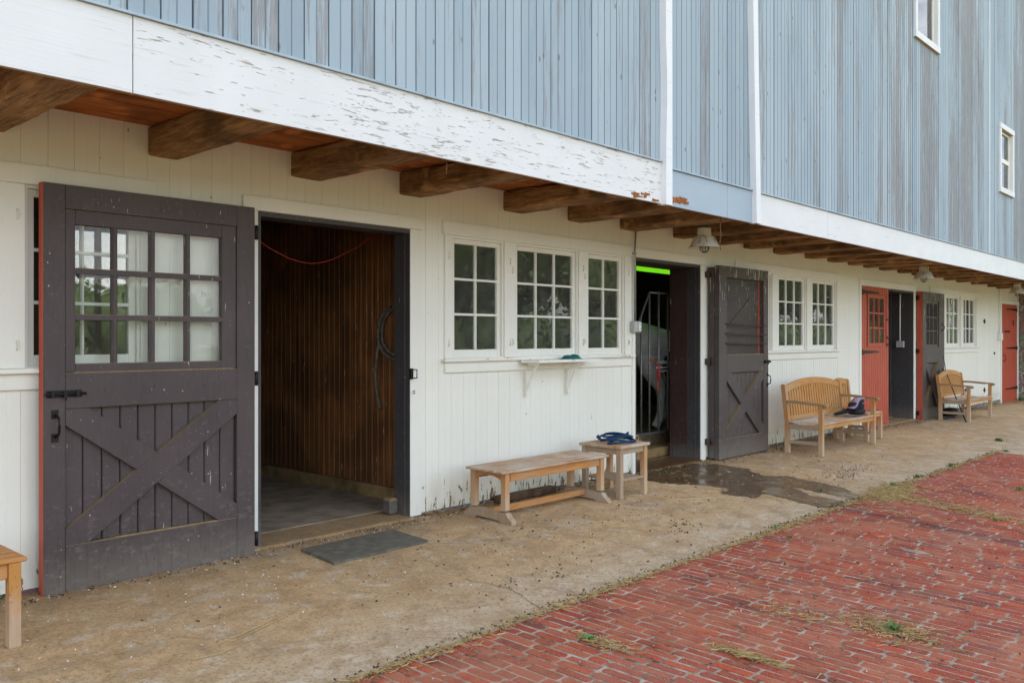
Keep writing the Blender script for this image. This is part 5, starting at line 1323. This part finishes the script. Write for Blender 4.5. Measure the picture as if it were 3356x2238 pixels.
# --- teal cloth on the window shelf
m_ = MB(); V = []; nx_, ny_ = 26, 12
for i in range(nx_ + 1):
    for j in range(ny_ + 1):
        u, v = i / nx_, j / ny_; x = 6.60 + 0.24 * u; y = -0.22 + 0.13 * v
        ed = min(1, 5 * min(u, 1 - u)) * min(1, 4 * min(v, 1 - v)); z = 1.3 + ed * (0.016 + 0.016 * u + 0.014 * abs(nz(u * 5, v * 3, 1)) + 0.010 * math.sin(u * 16 + v * 5))
        V.append((x + 0.01 * nz(u * 4, v * 4, 6), y + 0.02 * nz(u * 5, v * 2, 9), max(z, 1.2985)))
m_.add(V, [(i * (ny_ + 1) + j, i * (ny_ + 1) + j + 1, (i + 1) * (ny_ + 1) + j + 1, (i + 1) * (ny_ + 1) + j) for i in range(nx_) for j in range(ny_)], True)
cl = m_.build('cloth', M['teal'], None, (6.72, -0.16, 1.3)); tag(cl, 'crumpled dark teal cloth on the white window shelf', 'cloth')
sm = cl.modifiers.new('s', 'SOLIDIFY'); sm.thickness = 0.004; sm.offset = 1

# --- water bottle on the far bench
bt = empty('water_bottle', (18.33, -0.62, 0.36)); tag(bt, 'clear plastic water bottle standing on the farther garden bench', 'bottle')
zb = 0.375
m_ = MB(); m_.lathe([(0.0, zb), (0.032, zb), (0.034, zb + 0.01), (0.030, zb + 0.03), (0.034, zb + 0.05), (0.031, zb + 0.07), (0.034, zb + 0.12), (0.030, zb + 0.16), (0.013, zb + 0.185), (0.013, zb + 0.195), (0.0, zb + 0.195)], 18.33, -0.62, 16); m_.build('body', M['bottle'], bt)
MB().lathe([(0.0346, zb + 0.112), (0.0346, zb + 0.145)], 18.33, -0.62, 16).build('label_band', M['label_blue'], bt)
MB().lathe([(0.015, zb + 0.192), (0.015, zb + 0.21), (0.0, zb + 0.21)], 18.33, -0.62, 12).build('cap', M['plastic_w'], bt)
# whip leaning on the door, black bag and blue rope end under the far bench
wh = empty('whip', (17.62, -0.79, gz(17.6, -0.8))); tag(wh, 'long thin black whip leaning against the narrow grey door', 'whip')
MB().tube([(17.62, -0.80, -0.04), (17.95, -0.52, 0.42), (18.28, -0.26, 0.86), (18.52, -0.15, 1.15)], [0.010, 0.010, 0.007, 0.005], 6).build('shaft', M['black'], wh)
MB().tube([(17.60, -0.81, -0.05), (17.75, -0.69, 0.14)], 0.014, 6).build('grip', M['iron'], wh)
m_ = MB(); blob(m_, (18.75, -0.20, 0.03), (0.24, 0.11, 0.085), p=0.45, seed=4)
tag(m_.build('black_bag', M['black'], None, (18.75, -0.2, -0.03)), 'flat black bag on the ground beneath the farther garden bench', 'bag')
m_ = MB(); m_.tube([(17.9, -0.30, -0.035), (18.0, -0.38, -0.032), (18.15, -0.36, -0.030), (18.3, -0.42, -0.034)], 0.012, 6)
tag(m_.build('rope_end', M['bluerope'], None, (18.1, -0.36, -0.04)), 'short blue rope end on the ground by the narrow grey door', 'rope')

# --- hose coil on the dark inner wall
hs = empty('hose', (5.1, 0.55, 1.55)); tag(hs, 'old grey hose coiled on the dark board wall inside the first doorway', 'hose')
m_ = MB()
for (cy_, cz, a, b, x) in ((0.56, 1.55, 0.275, 0.245, 5.105), (0.53, 1.56, 0.23, 0.215, 5.09)):
    m_.tube([(x + 0.006 * math.sin(3 * t2), cy_ + a * math.cos(t2), cz + b * math.sin(t2)) for t2 in [2 * math.pi * k / 36 for k in range(36)]], 0.0145, 8, True)
m_.tube([(5.10, 0.815, 1.46), (5.095, 0.845, 1.30), (5.09, 0.86, 1.18), (5.09, 0.845, 1.04), (5.09, 0.812, 0.94), (5.09, 0.775, 0.855)], [0.014, 0.014, 0.014, 0.014, 0.014, 0.020], 8)
m_.build('tube', M['hose'], hs)
MB().tube([(5.13, 0.62, 1.76), (5.06, 0.60, 1.79)], 0.008, 6).build('hook', M['iron'], hs)
# red cord and bulb in the first room
m_ = MB(); m_.tube([(3.45, 0.6, 2.42), (3.717, 0.6, 2.278), (3.821, 0.6, 2.221), (3.998, 0.6, 2.151), (4.10, 0.6, 2.132), (4.221, 0.6, 2.123), (4.34, 0.6, 2.143), (4.455, 0.6, 2.182), (4.7, 0.6, 2.30), (4.919, 0.6, 2.46), (5.12, 0.6, 2.62)], 0.0042, 6)
tag(m_.build('power_cord', M['redcord'], None, (4.2, 0.6, 2.1)), 'thin red cord sagging across the top of the first doorway', 'cord')
bu = empty('pendant_light', (4.32, 0.8, 2.87)); tag(bu, 'small unlit cream bulb hanging at the top of the first doorway', 'light')
MB().lathe([(0.0, 2.470), (0.012, 2.474), (0.036, 2.51), (0.040, 2.56), (0.02, 2.60), (0.016, 2.64), (0.0, 2.64)], 4.32, 0.8, 14).build('bulb', M['bulb'] if 'bulb' in M else M['brass'], bu)
MB().tube([(4.32, 0.8, 2.64), (4.32, 0.8, 2.869)], 0.008, 6).build('cable', M['iron'], bu)

# --- gate, tied string, green lamp, horse
gt = empty('stall_gate', (9.1, 0.52, 0.3)); tag(gt, 'grey tubular metal gate with sloping top corner inside the second doorway', 'gate')
m_ = MB(); yg = 0.52; rr = 0.014
m_.tube([(7.9, yg, 0.32), (9.54, yg, 0.32)], rr, 8); m_.tube([(9.54, yg, 0.32), (9.54, yg, 2.07)], rr, 8); m_.tube([(9.54, yg, 2.07), (9.12, yg, 2.07)], rr, 8); m_.tube([(9.12, yg, 2.07), (8.70, yg, 1.38), (7.9, yg, 1.3)], rr, 8)
m_.build('frame', M['gate'], gt)
for x, zt_ in ((8.30, 1.33), (8.52, 1.35), (8.74, 1.44), (8.94, 1.77), (9.12, 2.07), (9.33, 2.07)):
    MB().tube([(x, yg, 0.32), (x, yg, zt_)], rr * 0.9, 8).build('bar', M['gate'], gt)
m_ = MB(); m_.box(9.22, 9.56, yg - 0.035, yg - 0.016, 1.18, 1.215); m_.tube([(9.20, yg - 0.04, 1.135), (9.60, yg - 0.04, 1.135)], 0.012, 8); m_.box(9.22, 9.56, yg - 0.03, yg - 0.016, 1.08, 1.10); m_.build('latch', M['galv'], gt)
m_ = MB(); m_.tube([(9.06, yg - 0.03, 1.24), (9.17, yg - 0.04, 1.22), (9.25, yg - 0.045, 1.19), (9.24, yg - 0.045, 1.02), (9.22, yg - 0.045, 0.92), (9.26, yg - 0.045, 0.86), (9.24, yg - 0.04, 0.84), (9.22, yg - 0.045, 0.90)], 0.008, 6)
m_.tube([(9.255, yg - 0.055, 1.18), (9.26, yg - 0.055, 0.98)], 0.012, 6)
tag(m_.build('red_string', M['redcord'], None, (9.24, 0.48, 1.2)), 'red baling string tied to the latch of the metal gate', 'string')
MB().bbox(9.62, 9.66, 0.44, 0.50, 1.05, 1.42, 0.003).build('keeper', M['crate'], gt)
lt = empty('strip_light', (10.7, 1.5, 2.55)); tag(lt, 'glowing green strip light on the ceiling behind the metal gate', 'strip light')
for y in (1.42, 1.50): MB().tube([(8.3, y, 2.50), (12.0, y, 2.47)], 0.026, 10).build('tube', M['green_tube'], lt)  # unseen left stretch added to the tubes to throw more light on the horse
MB().bbox(8.2, 12.1, 1.36, 1.56, 2.53, 2.60, 0.005).build('housing', M['dark_wood'], lt)

def horse(loc, rz):
    t = empty('horse', loc); t.rotation_euler = (0, 0, rz); t.scale = (1.05, 1.05, 1.05); tag(t, 'grey horse seen from behind, standing in the stall behind the metal gate', 'horse')
    V = []; E = []; Rr = []
    def chain(pts, start=None):
        prev = start
        for (x, y, z, r) in pts:
            V.append((x, y, z)); Rr.append(r); i = len(V) - 1
            if prev is not None: E.append((prev, i))
            prev = i
        return prev
    chain([(0.50, 0, 1.27, 0.335)])                       # 0 pelvis
    chain([(0.20, 0, 1.24, 0.31), (-0.15, 0, 1.18, 0.34), (-0.50, 0, 1.20, 0.33), (-0.80, 0, 1.34, 0.24), (-1.02, 0, 1.56, 0.175), (-1.22, 0, 1.78, 0.13), (-1.36, 0, 1.88, 0.125), (-1.52, 0, 1.72, 0.105), (-1.68, 0, 1.54, 0.075), (-1.74, 0, 1.47, 0.06)], 0)
    chain([(0.80, 0, 1.10, 0.27)], 0)
    for s_ in (1, -1):
        sx = 0.06 if s_ > 0 else -0.06
        chain([(0.55, 0.18 * s_, 0.98, 0.235), (0.58 + sx, 0.19 * s_, 0.76, 0.135), (0.74 + sx, 0.19 * s_, 0.53, 0.078), (0.73 + sx, 0.19 * s_, 0.40, 0.058), (0.72 + sx, 0.19 * s_, 0.20, 0.050), (0.71 + sx, 0.19 * s_, 0.13, 0.062), (0.67 + sx, 0.19 * s_, 0.06, 0.056), (0.65 + sx, 0.19 * s_, 0.015, 0.075)], 0)
        chain([(-0.50, 0.17 * s_, 0.92, 0.13), (-0.52, 0.17 * s_, 0.70, 0.085), (-0.54, 0.17 * s_, 0.50, 0.062), (-0.54, 0.17 * s_, 0.38, 0.045), (-0.54, 0.17 * s_, 0.18, 0.042), (-0.54, 0.17 * s_, 0.13, 0.052), (-0.58, 0.17 * s_, 0.06, 0.046), (-0.60, 0.17 * s_, 0.02, 0.062)], 3)
    for s_ in (1, -1):
        chain([(-1.34, 0.055 * s_, 1.98, 0.03), (-1.35, 0.07 * s_, 2.06, 0.012)], 7)
    me = bpy.data.meshes.new('body'); me.from_pydata(V, E, []); me.materials.append(M['coat'])
    o = bpy.data.objects.new('body', me); col.objects.link(o); o.parent = t
    sk = o.modifiers.new('skin', 'SKIN'); sk.use_smooth_shade = True
    for i, r in enumerate(Rr): me.skin_vertices[0].data[i].radius = (r, r)
    me.skin_vertices[0].data[0].use_root = True
    ss = o.modifiers.new('sub', 'SUBSURF'); ss.levels = 2; ss.render_levels = 2
    hair = MB(); ORG[t.name] = Vector((0, 0, 0))
    for k in range(18):
        a = rnd.uniform(-0.05, 0.05); b = rnd.uniform(-0.05, 0.05)
        hair.tube([(0.93, a * 0.3, 1.40), (1.02, a * 0.7, 1.28), (1.05 + b * 0.4, a, 1.02), (1.03 + b, a * 1.3, 0.72), (1.02 + b * 1.4, a * 1.2, 0.42)], [0.02, 0.026, 0.026, 0.02, 0.004], 6)
    hair.build('tail', M['tail'], t)
    mn = MB()
    for k in range(26):
        u = k / 25; x = -0.80 - 0.54 * u; z = 1.60 + 0.40 * u
        mn.tube([(x + 0.02, 0, z), (x + 0.05, -0.06, z - 0.05), (x + 0.08, -0.10, z - 0.20)], [0.012, 0.014, 0.004], 5)
    mn.build('mane', M['tail'], t)
    ey = MB()
    for s_ in (1, -1): blob(ey, (-1.46, 0.085 * s_, 1.80), (0.02, 0.012, 0.02), 8, 6, 1.0, 0)
    ey.build('eye', M['iron'], t)
horse((10.08, 1.84, 0.235), -0.80)

# --- pallet seen through the third doorway
pp = MB(); z = 0.02; i = 0
while z < 1.45:
    pp.bbox(17.15, 18.6, 0.98 + 0.01 * (i % 2), 1.02, z, z + 0.17, 0.004); z += 0.215; i += 1
pp.box(17.2, 17.28, 1.021, 1.10, 0.015, 1.5); pp.box(18.4, 18.48, 1.021, 1.10, 0.015, 1.5)
tag(pp.build('wooden_pallet', M['crate'], None, (17.8, 1.0, 0.02)), 'raw slatted wooden pallet standing inside the red doorway', 'pallet')

# ================================================================= LITTER, WEEDS, TREES
def litter(name, mat, spots, label, cat, lw=(0.015, 0.065), ww=(0.001, 0.0026), lift=0.006):
    m_ = MB(); r_ = random.Random(hash(name) % 1 + 11)
    for (cx_, cy_, sx, sy, cnt, rot) in spots:
        for i in range(int(cnt * 1.6)):
            u, v = r_.gauss(0, 1) * sx, r_.gauss(0, 1) * sy
            x = cx_ + u * math.cos(rot) - v * math.sin(rot); y = cy_ + u * math.sin(rot) + v * math.cos(rot)
            if y > -0.02 or y < -6: continue
            a = r_.random() * math.pi; l = r_.uniform(*lw) / 2; w2 = r_.uniform(*ww); z = gz(x, y) + lift + r_.random() * 0.006
            dx, dy = math.cos(a) * l, math.sin(a) * l; t = r_.uniform(-0.004, 0.006)
            nx_, ny_ = -math.sin(a) * w2, math.cos(a) * w2
            m_.add([(x - dx - nx_, y - dy - ny_, z), (x + dx - nx_, y + dy - ny_, z + t), (x + dx + nx_, y + dy + ny_, z + t), (x - dx + nx_, y - dy + ny_, z)], [(0, 1, 2, 3)])
            m_.add([(x - dx, y - dy, z - w2), (x + dx, y + dy, z + t - w2), (x + dx, y + dy, z + t + w2), (x - dx, y - dy, z + w2)], [(0, 1, 2, 3)])
    o = m_.build(name, M[mat]); tag(o, label, cat, kind='stuff'); return o
S = []
for x in [i * 0.25 for i in range(6, 100)]: S.append((x, -0.06, 0.14, 0.03, 3 if x < 12 else 2, 0))
for x in [i * 0.2 for i in range(10, 68)]: S.append((x, -2.335, 0.10, 0.016, 20, 0))
S += [(9.1, -2.40, 0.30, 0.09, 1500, 0.1), (8.8, -2.9, 0.10, 0.45, 420, -0.25), (8.55, -3.5, 0.08, 0.25, 80, -0.2), (8.1, -2.7, 0.03, 0.3, 60, 0), (6.9, -2.36, 0.45, 0.03, 160, 0), (4.3, -2.34, 0.3, 0.03, 90, 0), (2.9, -2.36, 0.3, 0.04, 80, 0),
      (3.62, -2.86, 0.03, 0.09, 120, 0), (4.0, -3.46, 0.02, 0.10, 170, 0), (4.92, -3.86, 0.10, 0.13, 260, 0), (4.8, -3.35, 0.12, 0.14, 90, 0), (5.6, -3.0, 0.5, 0.5, 50, 0), (8.7, -1.2, 0.4, 0.5, 22, 0), (8.5, -0.5, 0.3, 0.2, 10, 0),
      (13.6, -0.25, 0.4, 0.1, 90, 0), (14.1, -0.35, 0.3, 0.12, 60, 0), (10.0, -0.9, 2.0, 0.4, 120, 0), (3.0, -1.4, 1.2, 0.5, 40, 0), (6.0, -1.5, 1.5, 0.4, 60, 0), (6.6, -3.4, 2.0, 0.8, 120, 0), (9.5, -3.4, 1.2, 0.6, 70, 0)]
litter('straw', 'straw', S, 'scattered dry straw and chaff on the concrete and bricks', 'straw')
S = []
for x in [i * 0.25 for i in range(6, 60)]: S.append((x, -0.14, 0.14, 0.09, 9 if x < 6 else 4, 0))
S += [(3.0, -0.9, 1.2, 0.5, 150, 0), (6.0, -1.2, 1.8, 0.5, 150, 0), (10.3, -1.55, 0.35, 0.10, 130, 0.2), (9.9, -1.9, 0.2, 0.06, 20, 0), (11, -1.0, 2, 0.5, 120, 0), (6.0, -3.2, 2.0, 0.8, 140, 0), (16, -1, 2, 0.5, 80, 0)]
litter('paint_flakes', 'flake', S, 'pale paint flakes and grit scattered on the concrete', 'flakes', (0.003, 0.013), (0.001, 0.0035), 0.005)

S = [(x_ * 0.4, -0.12, 0.25, 0.08, 22, 0) for x_ in range(4, 55)] + [(x_ * 0.3, -2.30, 0.2, 0.03, 14, 0) for x_ in range(6, 46)]
S += [(6.2, -1.75, 0.22, 0.09, 28, 0.3), (9.9, -1.62, 0.4, 0.10, 90, 0.2), (4.0, -1.2, 1.0, 0.4, 50, 0), (7.2, -0.9, 0.8, 0.4, 50, 0), (11, -1.0, 1.6, 0.4, 70, 0), (6.5, -3.3, 1.8, 0.8, 120, 0), (4.2, -1.9, 0.4, 0.2, 40, 0), (5.4, -0.9, 0.5, 0.25, 40, 0)]
litter('dirt_crumbs', 'crack', S, 'dark crumbs of dirt and leaf litter along the wall foot and brick edge', 'dirt', (0.005, 0.022), (0.0015, 0.005), 0.005)
for li, pts_ in enumerate(([(2.24, -1.62), (2.42, -1.60), (2.70, -1.53)], [(2.30, -1.66), (2.55, -1.60), (2.72, -1.57)])):
    pass
st2 = MB()
st2.tube([(2.22, -1.50, gz(2.2, -1.5) + 0.006), (2.45, -1.44, gz(2.4, -1.4) + 0.006), (2.72, -1.34, gz(2.7, -1.3) + 0.008)], 0.0022, 5)
st2.tube([(2.34, -1.50, gz(2.2, -1.5) + 0.006), (2.55, -1.44, gz(2.4, -1.4) + 0.006), (2.76, -1.36, gz(2.7, -1.3) + 0.008)], 0.002, 5)
st2.tube([(2.02, -1.60, gz(2.0, -1.6) + 0.005), (2.16, -1.63, gz(2.1, -1.6) + 0.007), (2.26, -1.60, gz(2.2, -1.6) + 0.005)], 0.0025, 5)
st2.tube([(7.0, -1.05, gz(7, -1) + 0.005), (7.3, -1.22, gz(7, -1.2) + 0.006), (7.55, -1.38, gz(7.5, -1.4) + 0.005)], 0.003, 5)
tag(st2.build('straw_stalks', M['straw'], None, (2.4, -1.5, -0.04)), 'a few long straw stalks lying loose on the concrete walkway', 'straw', kind='stuff')

# weeds in the joints
def weed(x, y, s_, label, nb=26, broad=False, seed=1):
    r_ = random.Random(seed); m_ = MB(); z = gz(x, y) - 0.006
    for i in range(nb):
        a = r_.random() * 2 * math.pi; q = abs(r_.gauss(0, 0.5)) * s_ ; bx_, by_ = x + math.cos(a) * q * (0.6 if not broad else 0.4), y + math.sin(a) * q
        h = s_ * r_.uniform(0.3, 0.8); l = s_ * r_.uniform(0.3, 0.9); d = r_.random() * 2 * math.pi; w_ = s_ * (0.05 if not broad else 0.28)
        p0 = Vector((bx_, by_, z)); p1 = p0 + Vector((math.cos(d) * l * 0.4, math.sin(d) * l * 0.4, h * 0.8)); p2 = p0 + Vector((math.cos(d) * l, math.sin(d) * l, h))
        sd_ = Vector((-math.sin(d), math.cos(d), 0)) * w_
        m_.add([p0 - sd_ * 0.5, p0 + sd_ * 0.5, p1 + sd_, p1 - sd_, p2], [(0, 1, 2, 3), (3, 2, 4)])
    o = m_.build('weed', M['weed'], None, (x, y, z)); tag(o, label, 'weed', 'weeds in the paving joints')
weed(4.90, -3.86, 0.075, 'green grass tuft in pale chaff on the bricks, nearest the lower right corner', 50, seed=2)
weed(3.60, -2.77, 0.05, 'broad-leaved green weed beside brown dead moss at the bottom centre', 7, True, seed=3)
weed(6.73, -2.30, 0.05, 'low weed where concrete meets brick, left of the wet streak', 30, seed=4)
weed(6.50, -2.53, 0.04, 'small round weed on the bricks just off the concrete edge', 26, seed=5)
weed(8.24, -1.74, 0.04, 'small weed in the middle of the wet patch, left one', 22, seed=6)
weed(8.62, -1.88, 0.05, 'wider weed in the middle of the wet patch, right one', 30, seed=7)
weed(8.90, -2.46, 0.045, 'weed at the near side of the straw heap below the wet patch', 30, seed=8)
weed(9.50, -2.27, 0.06, 'weed at the far side of the straw heap below the wet patch', 44, seed=9)
weed(10.29, -2.27, 0.065, 'second weed along the concrete edge beyond the straw heap', 44, seed=10)
weed(11.50, -2.28, 0.07, 'third weed along the concrete edge beyond the straw heap', 44, seed=11)
weed(13.6, -2.40, 0.055, 'grass growing at the corner where the brick paving ends', 60, seed=12)
weed(14.9, -2.0, 0.08, 'large grass clump in the far concrete joint', 90, seed=13)
weed(8.45, -3.52, 0.05, 'weed at the end of the line of straw across the bricks', 30, seed=14)
weed(10.34, -3.28, 0.07, 'weed on the bricks near the right edge of the photo', 36, seed=15)
weed(24.9, -0.12, 0.13, 'green weed at the foot of the far red door', 60, seed=16)

# woodland beyond the yard: mirrored in the window panes
wd = MB(); r_ = random.Random(5)
def foliage(tx_, ty_, H_, Rr_, nl, q0, trunk=True, zc=0.56):
    if trunk: wd.tube([(tx_, ty_, -1), (tx_ + r_.uniform(-.3, .3), ty_, H_ * 0.3), (tx_, ty_, H_ * 0.7)], [0.3, 0.22, 0.1], 6)
    blob(wd, (tx_, ty_, H_ * (zc - 0.04)), (Rr_ * 0.72, Rr_ * 0.6, Rr_ * 0.85), 12, 8, 1.0, 0.35, tx_)
    for i in range(nl):
        a = r_.random() * 6.283; u = r_.random(); ph = math.acos(1 - 2 * u); rad = Rr_ * (0.5 + 0.6 * r_.random() ** 0.5) * (1 + 0.4 * nz(math.cos(a) * 2 + tx_, math.sin(a) * 2, ph * 2))
        c = Vector((tx_ + rad * math.sin(ph) * math.cos(a), ty_ + rad * math.sin(ph) * math.sin(a), H_ * zc + rad * 1.05 * math.cos(ph)))
        if c.z < -0.6: continue
        d1 = Vector((r_.uniform(-1, 1), r_.uniform(-1, 1), r_.uniform(-1, 1))).normalized(); d2 = d1.cross(Vector((r_.uniform(-1, 1), r_.uniform(-1, 1), 0.3))).normalized(); q = r_.uniform(0.6, 1.3) * q0
        wd.add([c - d1 * q, c - d2 * q * 0.6, c + d1 * q, c + d2 * q * 0.6], [(0, 1, 2, 3)])
x = -44
while x < 140:
    tall = x > 36
    if tall: foliage(x, -35 - r_.uniform(0, 6), r_.uniform(13, 18), r_.uniform(4.5, 6.5), 1000, 0.23); x += 4.4
    else: foliage(x, -64 - r_.uniform(0, 10), r_.uniform(4.5, 8), r_.uniform(2.6, 4.0), 330, 0.30, False, 0.42); x += 2.6
x = 30
while x < 140: foliage(x, -31 - r_.uniform(0, 2), 3.2, 2.4, 260, 0.2, False, 0.3); x += 2.6
tag(wd.build('woodland', M['leaf']), 'line of green trees beyond the yard, seen mirrored in the window panes', 'woodland', kind='stuff')
